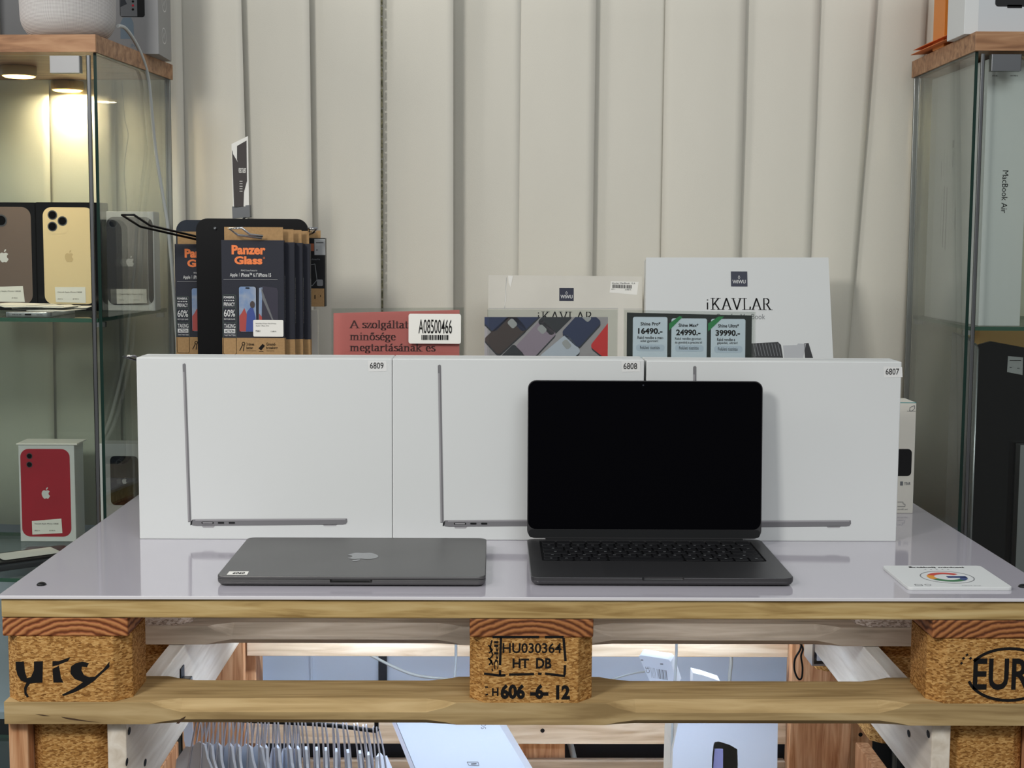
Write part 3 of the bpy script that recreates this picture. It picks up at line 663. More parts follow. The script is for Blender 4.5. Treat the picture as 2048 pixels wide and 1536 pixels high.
# paper bags on a hook
rod = MB(); RY = 0.38
P0 = at(386, 1436, Y=RY); P1 = at(640, 1449, Y=RY); P2 = at(745, 1461, Y=RY)
rod.tube([P0, P1, P2, at(752,1457,Y=RY), at(753,1446,Y=RY), at(752,1432,Y=RY)], 0.0032, 10, smoothpath=4)
obj('hanging_rod', rod, 'darkmetal', None, 'black steel rod under the counter carrying the white paper bags', 'rod')
def make_bag():
    t = thing('paper_bag', None, 'bag', (0, 0, 0), 0, 'white paper bags hanging by their cords')
    mb = MB(); w_ = 0.056
    mb.prism([Vector((0, -w_, -0.30)), Vector((0, w_, -0.30)), Vector((0, w_, -0.075)), Vector((0, w_*0.6, -0.050)), Vector((0, w_*0.3, -0.046)), Vector((0, 0, -0.034)), Vector((0, -w_*0.3, -0.034)), Vector((0, -w_*0.5, -0.050)), Vector((0, -w_, -0.070))], (0.0035, 0, 0))
    obj('bag_body', mb, 'whitebag', t, world=False)
    for s in (-1, 1):
        mb = MB(); x_ = 0.0015+s*0.0032
        mb.tube([Vector((x_, -0.022, -0.16)), Vector((x_, -0.018, -0.09)), Vector((x_, -0.013, -0.035)), Vector((s*0.0025, -0.0055, 0.000)), Vector((s*0.0022, 0, 0.0043)), Vector((s*0.0025, 0.0055, 0.000)), Vector((x_, 0.013, -0.035)), Vector((x_, 0.018, -0.09)), Vector((x_, 0.022, -0.16))], 0.0013, 6, smoothpath=3)
        obj('cord_handle', mb, 'cord_white', t, world=False)
    return t
bag0 = make_bag(); NB = 19
words = ['first', 'second', 'third', 'fourth', 'fifth', 'sixth', 'seventh', 'eighth', 'ninth', 'tenth', 'eleventh', 'twelfth', 'thirteenth', 'fourteenth', 'fifteenth', 'sixteenth', 'seventeenth', 'eighteenth', 'nineteenth']
for i in range(NB):
    b_ = bag0 if i == 0 else copy_tree(bag0)
    q = i/(NB-1); p = P0.lerp(P1, min(q*1.33, 1)) if q < 0.75 else P1.lerp(P2, (q-0.75)*4*0.92)
    b_.location = (p.x+0.012+random.uniform(-.002, .002), p.y, p.z+0.0005)
    b_.rotation_euler = (0, radians(10-16*q+random.uniform(-3, 3)), radians(38-40*q+random.uniform(-6, 6)))
    b_['label'] = ('leftmost white paper bag on the black rod' if i == 0 else 'rightmost white paper bag, beside the bent rod end' if i == NB-1 else 'white paper bag, %s from the left on the black rod' % words[i])
# leaning white boxes under the counter
def skew_box(name, label, px, Y, depth, mats='whitebag', thickvec=None):
    t = thing(name, label, 'box', at(px[2][0], px[2][1], Y=Y))
    P = [at(x, y, Y=Y) for x, y in px]; mb = MB(); mb.prism(P, thickvec or (0, depth, 0)); obj('carton', mb, mats, t, bevel=0.001); return t
t = thing('leaning_box', 'plain white carton leaning left under the middle stamped block', 'box', at(900, 1700, Y=0.58))
fA = Face(at(900, 1500, Y=0.58), (1, 0, 0), (0, 0.30, 1))
L = [fA.W(x, y) for x, y in ((785,1425),(984,1425),(1119,1650),(877,1650))]
mb = MB(); mb.prism(L, (-0.012, 0.09, 0.01)); obj('carton', mb, 'whitebag', t, bevel=0.001)
mb = MB(); L2 = [fA.W(x, y, 1) for x, y in ((776,1425),(784,1425),(876,1650),(866,1650))]; mb.prism(L2, (-0.012, 0.08, 0.01)); obj('carton_flap', mb, 'cord_white', t)
mb = MB(); fA.pxtext(mb, 'iOS', 962, 1443, 972, 1458, 2, rot=-90); fA.pxstroke(mb, [(934,1524),(956,1524),(958,1531),(938,1531)], 0.0008, 2, closed=True); fA.pxstroke(mb, [(942,1528),(953,1527)], 0.0018, 2); obj('small_print', mb, 'grey_ink', t)
t = thing('handle_box', 'white carton with an oval hand hole, right part under the counter', 'box', at(1450, 1700, Y=0.58))
fB = Face(at(1450, 1500, Y=0.58), (1, 0, 0), (0, 0.12, 1))
outer = [fB.uv(x, y) for x, y in ((1361,1425),(1556,1425),(1553,1650),(1342,1650),(1346,1500))]
hole = [fB.uv(x, y) for x, y in ((1430,1484),(1438,1483),(1460,1490),(1475,1499),(1476,1530),(1474,1570),(1424,1570),(1424,1520),(1427,1490))]
mb = MB()
for fs_ in (0, 10):
    V = [fB.P(a, b, -fs_) for a, b in outer]; Hh = [fB.P(a, b, -fs_) for a, b in hole]
    T_ = tessellate_polygon([V, Hh]); allv = V+Hh
    mb.add(allv, [tuple(x) for x in T_])
n_ = len(hole)
mb.add([fB.P(a, b, 0) for a, b in hole]+[fB.P(a, b, -10) for a, b in hole], [(i, (i+1) % n_, n_+(i+1) % n_, n_+i) for i in range(n_)])
obj('front_panel', mb, 'whitebag', t)
mb = MB(); V = [fB.P(a, b, -10) for a, b in outer]; dv = Vector((0, 0.11, 0))
for i in range(5):
    a, b = V[i], V[(i+1) % 5]; mb.add([a, b, b+dv, a+dv], [(0, 1, 2, 3)])
mb.add([v+dv for v in V], [(0, 1, 2, 3, 4)]); obj('carton_shell', mb, 'offwhite', t)
mb = MB(); L = [fB.W(x, y, -14) for x, y in ((1430,1500),(1447,1500),(1446,1600),(1422,1600))]; mb.prism(L, (0, 0.004, 0)); obj('inner_strap', mb, 'violet', t)

# ================================================================== white laptop boxes
BY = 0.309; BT = 0.060
zt = at(527, 716, Y=BY).z
def laptop_box(xl, xr, num, numpx, label, Yf=BY, picx=None, dz=0):
    a = at(xl[0], xl[1], Y=Yf).x; b = at(xr[0], xr[1], Y=Yf).x
    t = thing('laptop_box', label, 'box', ((a+b)/2, Yf+BT/2, 0), 0, 'white laptop boxes on the counter')
    mb = MB(); mb.box(a, b, Yf, Yf+BT, 0.0, zt+dz); obj('carton', mb, 'white', t, bevel=0.0012)
    mb = MB(); mb.box(a-0.0002, b+0.0002, Yf+BT*0.5-0.0004, Yf+BT*0.5+0.0004, zt+dz-0.0, zt+dz+0.0003); obj('lid_seam', mb, 'midgrey_ink', t)
    F = Face((a, Yf, 0), (1, 0, 0), (0, 0, 1)); g = F.uv
    # printed picture: laptop seen from the side, its lid open upright
    w_ = b-a; px0, pz0 = picx, 0.0205
    mb1 = MB(); mb2 = MB(); mb3 = MB()
    pts = lambda L: [(px0+u_, pz0+v_) for u_, v_ in L]
    F.poly(mb1, pts([(0.0, 0.003), (0.0045, 0.003), (0.0005, 0.215), (-0.0010, 0.2165), (-0.0035, 0.2155), (-0.0038, 0.214)]), 1)
    F.poly(mb3, pts([(-0.0036, 0.205), (-0.0014, 0.205), (0.0020, 0.004), (0.0002, 0.004)]), 2)
    F.poly(mb1, pts([(0.008, 0.0065), (0.213, 0.0085), (0.2135, 0.004), (0.2115, 0.0008), (0.207, 0.0), (0.012, -0.0025), (0.006, -0.0018), (0.0035, 0.002), (0.0055, 0.0062)]), 1)
    F.poly(mb3, pts([(0.010, 0.0068), (0.211, 0.0087), (0.211, 0.0066), (0.010, 0.0046)]), 2)
    F.poly(mb3, pts([(0.180, 0.0002), (0.200, 0.0006), (0.198, -0.0016), (0.182, -0.0018)]), 1)
    F.poly(mb3, pts([(0.018, -0.002), (0.036, -0.002), (0.034, -0.0045), (0.020, -0.0045)]), 1)
    for u_ in (0.040, 0.0545): F.poly(mb2, rr(px0+u_, pz0+0.0010, px0+u_+0.0085, pz0+0.0034, 0.0011, 3), 3)
    F.poly(mb2, rr(px0+0.018, pz0+0.0006, px0+0.0345, pz0+0.0034, 0.0013, 3), 2); F.poly(mb3, rr(px0+0.0195, pz0+0.0012, px0+0.033, pz0+0.0028, 0.0007, 3), 3)
    F.poly(mb2, pts([(0.0035, 0.0030), (0.0062, 0.0060), (0.0050, -0.0008), (0.0030, -0.0015)]), 2)
    pic = obj('laptop_picture', mb1, mat('print_grey', (118, 117, 119), 0.5), t)
    obj('picture_dark_parts', mb2, 'bezel', pic); obj('picture_highlight', mb3, mat('print_light', (156, 154, 156), 0.5), pic)  # dark parts are the printed port slots and hinge corner
    mb = MB(); x0, y0, x1, y1 = numpx; F.pxpoly(mb, [(x0-4, y0-4), (x1+6, y0-3), (x1+7, y1+5), (x0-3, y1+6)] , 1); st = obj('number_sticker', mb, mat('sticker', (224, 224, 221), 0.6), t)
    mb = MB(); F.pxtext(mb, num, x0, y0, x1, y1, 3); obj('printed_number', mb, 'ink', st)
    return t
laptop_box((276, 900), (784.5, 900), '6809', (740, 725, 767, 737), 'white laptop box with number 6809, at the left', picx=0.065)
laptop_box((785.3, 900), (1289, 700), '6808', (1247, 726, 1274, 738), 'white laptop box with number 6808, in the middle behind the open laptop', picx=0.064)
laptop_box((1293.5, 700), (1798, 900), '6807', (1771, 737, 1798, 749), 'white laptop box with number 6807, at the right', Yf=BY+0.0, picx=0.066, dz=-0.001)

# ================================================================== closed laptop
A = at(436, 1153, Z=0.012); B = at(967, 1155, Z=0.012)
lw, ld = 0.3126, 0.2212
cx = (A.x+B.x)/2; cy = A.y+ld/2+0.001
t = thing('closed_laptop', 'closed dark grey laptop lying on the counter, small sticker at its front left corner', 'laptop', (cx, cy, 0))
mb = MB(); mb.slab(cx, cy, lw, ld, 0.0012, 0.0082, 0.011, 0.0004, 0.0045)
def boolcut(mb, cut):
    def tmp(q):
        me = bpy.data.meshes.new('tmp'); me.from_pydata([tuple(p) for p in q.v], [], q.f)
        bm = bmesh.new(); bm.from_mesh(me); bmesh.ops.remove_doubles(bm, verts=bm.verts, dist=1e-6); bmesh.ops.recalc_face_normals(bm, faces=bm.faces); bm.to_mesh(me); bm.free()
        o = bpy.data.objects.new('tmp', me); C.objects.link(o); return o
    a, b = tmp(mb), tmp(cut); md = a.modifiers.new('b', 'BOOLEAN'); md.operation = 'DIFFERENCE'; md.object = b; md.solver = 'EXACT'
    dg = bpy.context.evaluated_depsgraph_get(); dg.update(); me = bpy.data.meshes.new_from_object(a.evaluated_get(dg))
    r = MB(); r.v = [v.co.copy() for v in me.vertices]; r.f = [list(p.vertices) for p in me.polygons]; r.m = [0]*len(r.f); r.sm = [False]*len(r.f)
    for o in (a, b): bpy.data.objects.remove(o)
    bpy.data.meshes.remove(me); return r
def notch(cx, yf, ztop, w_=0.049):
    c = MB(); c.slab(cx, yf, w_, 0.010, ztop-0.0032, ztop+0.002, 0.0048, 0, 0.0012); return c
base = boolcut(mb, notch(cx, cy-ld/2, 0.0082)); o = obj('base', base, 'spacegrey', t)
mb = MB(); mb.slab(cx, cy, lw-0.002, ld-0.002, 0.0082, 0.0088, 0.010); obj('lid_gap', mb, 'notch', t)
mb = MB(); mb.slab(cx, cy, lw, ld, 0.0088, 0.0123, 0.011, 0.0011, 0.0003); lid = obj('lid', mb, 'spacegrey', t)
for sx_ in (-1, 1):
    for sy_ in (-1, 1):
        mb = MB(); mb.slab(cx+sx_*0.135, cy+sy_*0.09, 0.02, 0.012, 0.0, 0.0013, 0.005); obj('rubber_foot', mb, 'black', t)
FL = Face((cx, cy, 0.0123), (1, 0, 0), (0, 1, 0)); mb = MB(); lc = FL.uv(725, 1113); fruit(FL, mb, lc[0]-0.002, lc[1]-0.002, 0.044, 1, -1)
# the mark is turned a quarter so its leaf points to the viewer
mb = MB()
for sh_ in (FRUIT, LEAF): FL.poly(mb, [(lc[0]-p.x*0.050, lc[1]-p.y*0.044) for p in sh_], 1)
obj('lid_emblem', mb, 'logo_grey', lid)
mb = MB(); FL.pxpoly(mb, [(459,1143),(498,1143),(494,1150),(453,1150)], 1); st = obj('number_sticker', mb, 'label', lid)
mb = MB(); a, b = FL.uv(462, 1149.5), FL.uv(493, 1144.5); FL.text(mb, '0909', (a[0]+0.001, a[1]+0.002), (b[0]-0.001, b[1]-0.001), 2, rot=180, bold=0.02); obj('printed_number', mb, 'ink', st)

# ================================================================== open laptop
A = at(1062, 1160, Z=0.008); B = at(1592, 1163, Z=0.008); lw = 0.3085
cx = (A.x+B.x)/2; cy = A.y+ld/2+0.002
t = thing('open_laptop', 'open dark laptop with a black screen standing on the counter', 'laptop', (cx, cy, 0))
mb = MB(); mb.slab(cx, cy, lw, ld, 0.0012, 0.0105, 0.011, 0.0006, 0.0050)
well_x, well_y0, well_y1 = 0.1385, cy-0.022, cy+ld/2-0.012
cut = notch(cx, cy-ld/2, 0.0105); cut.slab(cx, (well_y0+well_y1)/2, 2*well_x, well_y1-well_y0, 0.0085, 0.0125, 0.004)
base = boolcut(mb, cut); bs = obj('base', base, mat('spacegrey_shaded', (88, 87, 88), 0.38, metal=0.85), t)  # same metal as the closed laptop, darkened so the colour carries the deck's shade
mb = MB(); mb.slab(cx, (well_y0+well_y1)/2, 2*well_x-0.0003, well_y1-well_y0-0.0003, 0.0084, 0.0090, 0.004); kb = obj('keyboard', mb, 'keywell', t)
mb = MB(); mb.slab(cx, cy-0.066, 0.135, 0.080, 0.0105, 0.0106, 0.004); obj('trackpad', mb, mat('trackpad', (84, 83, 84), 0.38, metal=0.85), t)
rows = [[1]*14, [1]*13+[1.5], [1.5]+[1]*13, [1.75]+[1]*11+[1.85], [1.25]+[1]*11+[2.25], [1,1,1,1.25,5,1.25,1,1,1,1]]
pitch_y = (well_y1-well_y0-0.004)/6; legends = MB(); FK = Face((cx, cy, 0.0112), (1, 0, 0), (0, 1, 0))
for r_, row in enumerate(rows):
    tot = sum(row); ux = (2*well_x-0.004)/tot; x = cx-well_x+0.002; yc = well_y1-0.002-pitch_y*(r_+0.5)
    for c_, w_ in enumerate(row):
        mb = MB(); mb.slab(x+ux*w_/2, yc, ux*w_-0.0025, pitch_y-0.0025, 0.0090, 0.0110, 0.0018, 0.0003, 0, seg=3, steps=2)
        obj('key', mb, 'key', kb)
        if w_ < 4 and r_ > 0:
            u_, v_ = x+ux*w_/2-cx, yc-cy
            FK.poly(legends, rr(u_-0.0016, v_-0.0013, u_+0.0016, v_+0.0006, 0.0004, 2), 1)
        x += ux*w_
obj('key_legends', legends, 'grey_ink', kb)
# lid: hinge line at the rear, nearly upright
hy = cy+ld/2-0.006; hz = 0.0125; tgt = 763.5
def lidpt(ang, s): return Vector((cx, hy+s*sin(ang), hz+s*cos(ang)))
LH = 0.2078
def pxy(p):
    d = p-CAM; z = d.dot(_f); return 1024+FPX*d.dot(_R)/z, 768-FPX*d.dot(_U)/z
ang = radians(4.0)
def TL(p):     # local (x, height along lid, thickness toward viewer) -> world
    return Vector((cx+p.x, hy+p.y*sin(ang)-p.z*cos(ang), hz+p.y*cos(ang)+p.z*sin(ang)))
mb = MB(); mb.slab(0, LH/2, lw, LH, -0.0030, 0.0008, 0.011, 0.0003, 0.0008, T=TL); lid = obj('lid', mb, 'spacegrey_dark', t)
mb = MB(); mb.slab(0, LH/2+0.0055, lw-0.0022, LH-0.0135, 0.0008, 0.0012, 0.010, T=TL); obj('screen', mb, 'screen', lid)
mb = MB(); mb.slab(0, 0.0065, lw-0.004, 0.0105, 0.0008, 0.0011, 0.004, T=TL); obj('chin', mb, 'bezel', lid)
mb = MB(); mb.slab(0, -0.001, 0.26, 0.007, -0.005, 0.0006, 0.003, T=TL); obj('hinge', mb, 'bezel', t)
mb = MB(); mb.slab(-0.003, LH-0.006, 0.0022, 0.0022, 0.0012, 0.0014, 0.001, T=TL); obj('camera_lens', mb, 'navy', lid)
for sx_ in (-1, 1):
    for sy_ in (-1, 1):
        mb = MB(); mb.slab(cx+sx_*0.135, cy+sy_*0.09, 0.02, 0.012, 0.0, 0.0013, 0.005); obj('rubber_foot', mb, 'black', t)

# ================================================================== review card
zc = 0.004
Pc = [at(1763, 1131, Z=zc), at(1960, 1131, Z=zc), at(2027, 1175, Z=zc), at(1818, 1174, Z=zc)]
t = thing('review_card', 'white plastic review card with a coloured letter G, right front of the counter', 'card', (sum((p for p in Pc), Vector())/4).to_tuple()[:2]+(0,))
o0 = (Pc[0]+Pc[1]+Pc[2]+Pc[3])/4
rx = ((Pc[1]-Pc[0])+(Pc[2]-Pc[3])).normalized(); fw = ((Pc[0]-Pc[3])+(Pc[1]-Pc[2])); upv = (fw-rx*fw.dot(rx)).normalized()
cw = ((Pc[1]-Pc[0]).length+(Pc[2]-Pc[3]).length)/2; chh = abs(((Pc[0]-Pc[3]).dot(upv)+(Pc[1]-Pc[2]).dot(upv))/2)
TC = lambda p: Vector((o0.x, o0.y, 0))+rx*p.x+upv*p.y+Vector((0, 0, p.z))
mb = MB(); mb.slab(0, 0, cw, chh, 0, zc, 0.006, 0.0005, 0.0005, T=TC); cdp = obj('card_panel', mb, 'white', t)
FG = Face((o0.x, o0.y, zc), rx, upv); k = cw
mb = MB(); FG.text(mb, 'Értékelj minket!', (-0.031, chh/2-0.0155), (0.037, chh/2-0.0065), 1, bold=0.04); obj('card_text', mb, 'ink', cdp)
def garc(mt, a0, a1, nm):
    mb = MB(); ro, ri = 0.0235, 0.0150; n = 14
    A_ = [radians(a0+(a1-a0)*i/n) for i in range(n+1)]
    FG.poly(mb, [(gx+ro*cos(a), gy+ro*sin(a)*1.0) for a in A_]+[(gx+ri*cos(a), gy+ri*sin(a)*1.0) for a in A_[::-1]], 1)
    if mt == 'g_blu': FG.poly(mb, [(gx, gy+0.005), (gx+0.0235, gy+0.005), (gx+0.0232, gy-0.004), (gx, gy-0.004)], 1)
    obj(nm, mb, mt, cdp)
gx, gy = 0.0, -0.006
garc('g_red', 42, 152, 'emblem_red'); garc('g_yel', 152, 208, 'emblem_yellow'); garc('g_grn', 208, 312, 'emblem_green'); garc('g_blu', 312, 365, 'emblem_blue')
mb = MB(); FG.stroke(mb, circ(gx, gy, 0.031, n=40), 0.0011, 1, closed=True)
FG.text(mb, 'Nálunk jártál', (0.004, -chh/2+0.006), (0.026, -chh/2+0.0088), 1)
for s_ in (-0.014, -0.007, 0, 0.007, 0.014): FG.poly(mb, circ(s_, chh/2-0.022, 0.0013, n=5), 1)
for q in (rr(-0.052, -0.048, -0.045, -0.041, 0.001), ): pass
FG.stroke(mb, rr(-cw/2+0.011, -chh/2+0.007, -cw/2+0.019, -chh/2+0.014, 0.001, 2), 0.0010, 1, closed=True); FG.stroke(mb, circ(-cw/2+0.026, -chh/2+0.011, 0.0035, n=14), 0.0008, 1, closed=True)
obj('card_fine_print', mb, 'grey_ink', cdp)

# ================================================================== sleeve cartons at the back
def lean_carton(name, label, base_y, lean, px, thick, side=0.0, mt='white'):
    """carton leaning back: front plane meets the counter at base_y"""
    F = Face((0, base_y, 0), (1, 0, 0), (0, sin(lean), cos(lean)))
    q = [F.uv(*p) for p in px]; x0 = q[3][0]; x1 = q[2][0]; top = (q[0][1]+q[1][1])/2
    t = thing(name, label, 'box', ((x0+x1)/2, base_y+thick/2, 0))
    mb = MB(); n = -F.n*thick
    L = [F.P(q[0][0], q[0][1], 0), F.P(q[1][0], q[1][1], 0), F.P(x1, 0, 0), F.P(x0, 0, 0)]
    mb.prism(L, n); obj('carton', mb, mt, t, bevel=0.0015); return t, F
t, F1 = lean_carton('sleeve_box', 'large clean white laptop sleeve box with square navy logo, right of the other one', 0.80, 0.22, ((1292,515),(1657,515),(1674,800),(1287,800)), 0.028)
mb = MB(); F1.pxrect(mb, 1462, 543, 1494.5, 573, 1); lg = obj('logo_square', mb, mat('logo_navy', (34, 38, 58), 0.5), t)
mb = MB(); F1.pxtext(mb, 'WiWU', 1465, 560, 1491, 567, 2, bold=0.02); F1.pxstroke(mb, [(1478,551),(1480,555),(1478,558),(1476,555)], 0.0006, 2, closed=True); obj('logo_text', mb, 'white_ink', lg)
mb = MB(); a = F1.uv(1413, 619); b = F1.uv(1545, 597); sz = (b[1]-a[1])/0.72
F1.pxstroke(mb, [(1415,619),(1415,605)], 0.0022, 1); F1.pxstroke(mb, [(1415,601),(1415,599)], 0.0024, 1)
wd = sum(SER[c][0]+0.06 for c in 'KAVLAR')*sz; x_ = F1.uv(1422, 619)[0]
serif(F1, mb, 'KAVLAR', x_, a[1], sz, 1, 0.10, 0.034, 0.06, (b[0]-x_)/wd); obj('printed_title', mb, 'ink', t)
mb = MB(); F1.pxtext(mb, 'Case for MacBook', 1432, 628, 1530, 638, 1); obj('printed_subtitle', mb, 'grey_ink', t)
mb = MB(); F1.pxpoly(mb, [(1500,687),(1556,684),(1562,690),(1566,716),(1500,716)], 1); pp = obj('case_picture', mb, 'black', t)
mb = MB(); F1.pxpoly(mb, [(1608,687),(1617,686),(1626,716),(1610,716)], 1); obj('case_picture_edge', mb, 'black', pp)
mb = MB(); F1.pxpoly(mb, [(1566,691),(1594,690),(1596,687),(1612,688),(1606,716),(1568,716)], 1); obj('laptop_picture', mb, mat('pale_print', (176, 178, 180), 0.5), pp)
mb = MB(); 
for k in range(9): F1.pxstroke(mb, [(1506+k*6.2,687),(1512+k*6.2,712)], 0.0012, 2)
obj('weave_print', mb, 'greyprint', pp)
t, F2 = lean_carton('sleeve_box', 'cream laptop sleeve box with small navy logo and barcode sticker, torn left corner', 0.86, 0.10, ((977,550),(1284,553),(1290,800),(974,800)), 0.028, mt='offwhite')
mb = MB(); F2.pxrect(mb, 1118.5, 576, 1147.5, 602, 1); lg = obj('logo_square', mb, 'logo_navy' in MATS and MATS['logo_navy'], t)
mb = MB(); F2.pxtext(mb, 'WiWU', 1121, 590, 1145, 597, 2, bold=0.02); F2.pxstroke(mb, [(1133,583),(1135,586),(1133,589),(1131,586)], 0.0006, 2, closed=True); obj('logo_text', mb, 'white_ink', lg)
mb = MB(); F2.pxpoly(mb, [(1222,562),(1277,564),(1274,590),(1219,585)], 1); st = obj('barcode_sticker', mb, 'label', t)
mb = MB()
x = 1225
while x < 1263:
    w_ = random.choice((0.7, 1.1, 1.6)); F2.pxrect(mb, x, 569+(x-1225)*0.03, x+w_, 576+(x-1225)*0.03, 2); x += w_+random.choice((0.7, 1.0, 1.4))
F2.pxtext(mb, 'iKavlar MacBook 13.6', 1224, 565, 1270, 568, 2); F2.pxtext(mb, '6911', 1223, 577, 1230, 579.5, 2); F2.pxtext(mb, '14.990 Ft', 1250, 578, 1262, 581, 2); obj('barcode', mb, 'ink', st)
mb = MB(); a = F2.uv(1074, 641); b = F2.uv(1188, 624); sz = (b[1]-a[1])/0.72; x_ = F2.uv(1083, 641)[0]; wd = sum(SER[c][0]+0.06 for c in 'KAVLAR')*sz
serif(F2, mb, 'KAVLAR', x_, a[1], sz, 1, 0.10, 0.034, 0.06, (b[0]-x_)/wd); F2.pxstroke(mb, [(1077,641),(1077,630)], 0.002, 1); F2.pxstroke(mb, [(1077,627),(1077,625)], 0.0022, 1); obj('printed_title', mb, 'ink', t)
mb = MB(); F2.pxpoly(mb, [(1016,551),(1026,552),(1021,575),(1017,565)], 2); F2.pxpoly(mb, [(1008,618),(1012,600),(1013,560),(1010,600)], 2); obj('torn_tape', mb, 'label', t)
mb = MB(); F2.pxstroke(mb, [(1009,617),(1013,555)], 0.0007, 1); F2.pxstroke(mb, [(977,617),(1236,617)], 0.0006, 1); F2.pxstroke(mb, [(1247,618),(1285,618)], 0.0006, 1); obj('crease', mb, 'midgrey_ink', t)

# ================================================================== signs in clear holders
def sign(name, label, cat, Y, ppx, spx, mt, lean=0.06):
    F = Face((0, Y, 0), (1, 0, 0), (0, sin(lean), cos(lean)))
    q = [F.uv(*p) for p in ppx]; s = [F.uv(*p) for p in spx]
    t = thing(name, label, cat, ((q[0][0]+q[1][0])/2, Y, 0))
    mb = MB(); L = [F.P(q[0][0], q[0][1], 0), F.P(q[1][0], q[1][1], 0), F.P(q[1][0], 0, 0), F.P(q[0][0], 0, 0)]; mb.prism(L, -F.n*0.0008); pr = obj('printed_sheet', mb, mt, t)
    mb = MB(); L = [F.P(s[0][0], s[0][1], 24), F.P(s[1][0], s[1][1], 24), F.P(s[1][0], 0, 24), F.P(s[0][0], 0, 24)]
    mb.prism(L, F.n*0.0015)
    L = [F.P(s[0][0], s[0][1], -10), F.P(s[1][0], s[1][1], -10), F.P(s[1][0], 0, -10), F.P(s[0][0], 0, -10)]; mb.prism(L, -F.n*0.0015)
    obj('clear_holder', mb, 'sleeve', t)
    mb = MB(); f0 = F.P((s[0][0]+s[1][0])/2, 0, 0); hw = (s[1][0]-s[0][0])/2
    mb.box(f0.x-hw, f0.x+hw, Y+0.004, Y+0.055, 0, 0.002); obj('holder_foot', mb, 'sleeve', t)
    return t, F, pr
t, F3, pr = sign('pink_notice', 'pink notice with serif lettering in a clear holder, barcode sticker stuck on it', 'sign', 0.52, ((667,626),(919,620)), ((664,617),(928,615)), 'pink')
mb = MB(); sz = 0.0152
for s_, x_, y_, wpx in (('A szolgáltatá', 700, 656, 128), ('minősége', 700, 680, 92), ('megtartásának es', 700, 702, 171)):
    a = F3.uv(x_, y_); b = F3.uv(x_+wpx, y_); raw = sum(SER[{'á':'a','é':'e','ő':'o'}.get(c, c)][0] for c in s_)*sz
    serif(F3, mb, s_, a[0], a[1], sz, 1, 0.125, 0.04, 0, (b[0]-a[0])/raw)
obj('notice_text', mb, 'serif_ink', pr)
F3h = Face(F3.P(0, 0, 31), F3.r, F3.u)
mb = MB(); a, b = F3h.uv(817, 687), F3h.uv(922, 628); F3h.poly(mb, rr(a[0], a[1], b[0], b[1], 0.003), 1); st = obj('barcode_sticker', mb, 'label', t)
mb = MB(); F3h.pxtext(mb, 'A08500466', 837, 639, 904, 667, 3, bold=0.004)
x = 843
while x < 897: w_ = random.choice((1.2, 2.2, 3)); F3h.pxrect(mb, x, 670, min(x+w_, 898), 680, 3); x += w_+random.choice((0.9, 1.3))
obj('sticker_print', mb, 'ink', st)

t, F4, pr = sign('case_poster', 'poster of phone cases in many colours in a clear holder', 'poster', 0.50, ((969,634),(1216,634)), ((975,619),(1235,619)), 'posterbg')
q0, q1, q2, q3 = [F4.uv(*p) for p in ((969,634),(1216,634),(1219,730),(969,730))]
clp = [(q3[0], 0.18), (q1[0], 0.18), (q1[0], q1[1]), (q0[0], q0[1])]
def case(cxp, cyp, wpx, hpx, rot, mt, nm, cut=True, k=1):
    c = F4.uv(cxp, cyp); sc = 2.15/2900; w_, h_ = wpx*sc, hpx*sc; cr, sr = cos(rot), sin(rot)
    tr = lambda L, dx=0, dy=0: [(c[0]+(x+dx)*cr-(y+dy)*sr, c[1]+(x+dx)*sr+(y+dy)*cr) for x, y in L]
    mb = MB(); F4.poly(mb, tr(rr(-w_/2, -h_/2, w_/2, h_/2, w_*0.16), 0.002, -0.002), k, clp); ed = obj(nm+'_edge', mb, 'charcoal_case', pr)
    mb = MB(); F4.poly(mb, tr(rr(-w_/2, -h_/2, w_/2, h_/2, w_*0.16)), k+1, clp); o = obj(nm, mb, mt, pr)
    if cut:
        mb = MB(); F4.poly(mb, tr(rr(-w_*0.34, h_*0.22, w_*0.06, h_*0.40, w_*0.1)), k+2, clp); obj('lens_opening', mb, 'midgrey_ink', o)
case(1011, 668, 44, 78, radians(-47), 'brown_case', 'brown_case_print')
case(1072, 680, 42, 76, radians(-43), 'lavender_case', 'lavender_case_print')
case(1163, 655, 46, 70, radians(-42), 'navy_case', 'navy_case_print')
case(1110, 637, 40, 60, radians(-45), 'charcoal_case', 'charcoal_case_print', False)
case(992, 630, 44, 56, radians(-45), 'navy_case', 'dark_blue_case_print', False)
case(1052, 628, 44, 60, radians(-45), 'navy_case', 'blue_case_print', False)
case(1220, 680, 48, 70, radians(-38), 'red_case', 'red_case_print', False)
case(1120, 708, 46, 72, radians(-50), 'paleblue_case', 'pale_case_print')
case(1020, 716, 30, 50, radians(-45), 'charcoal_case', 'black_case_print', False)

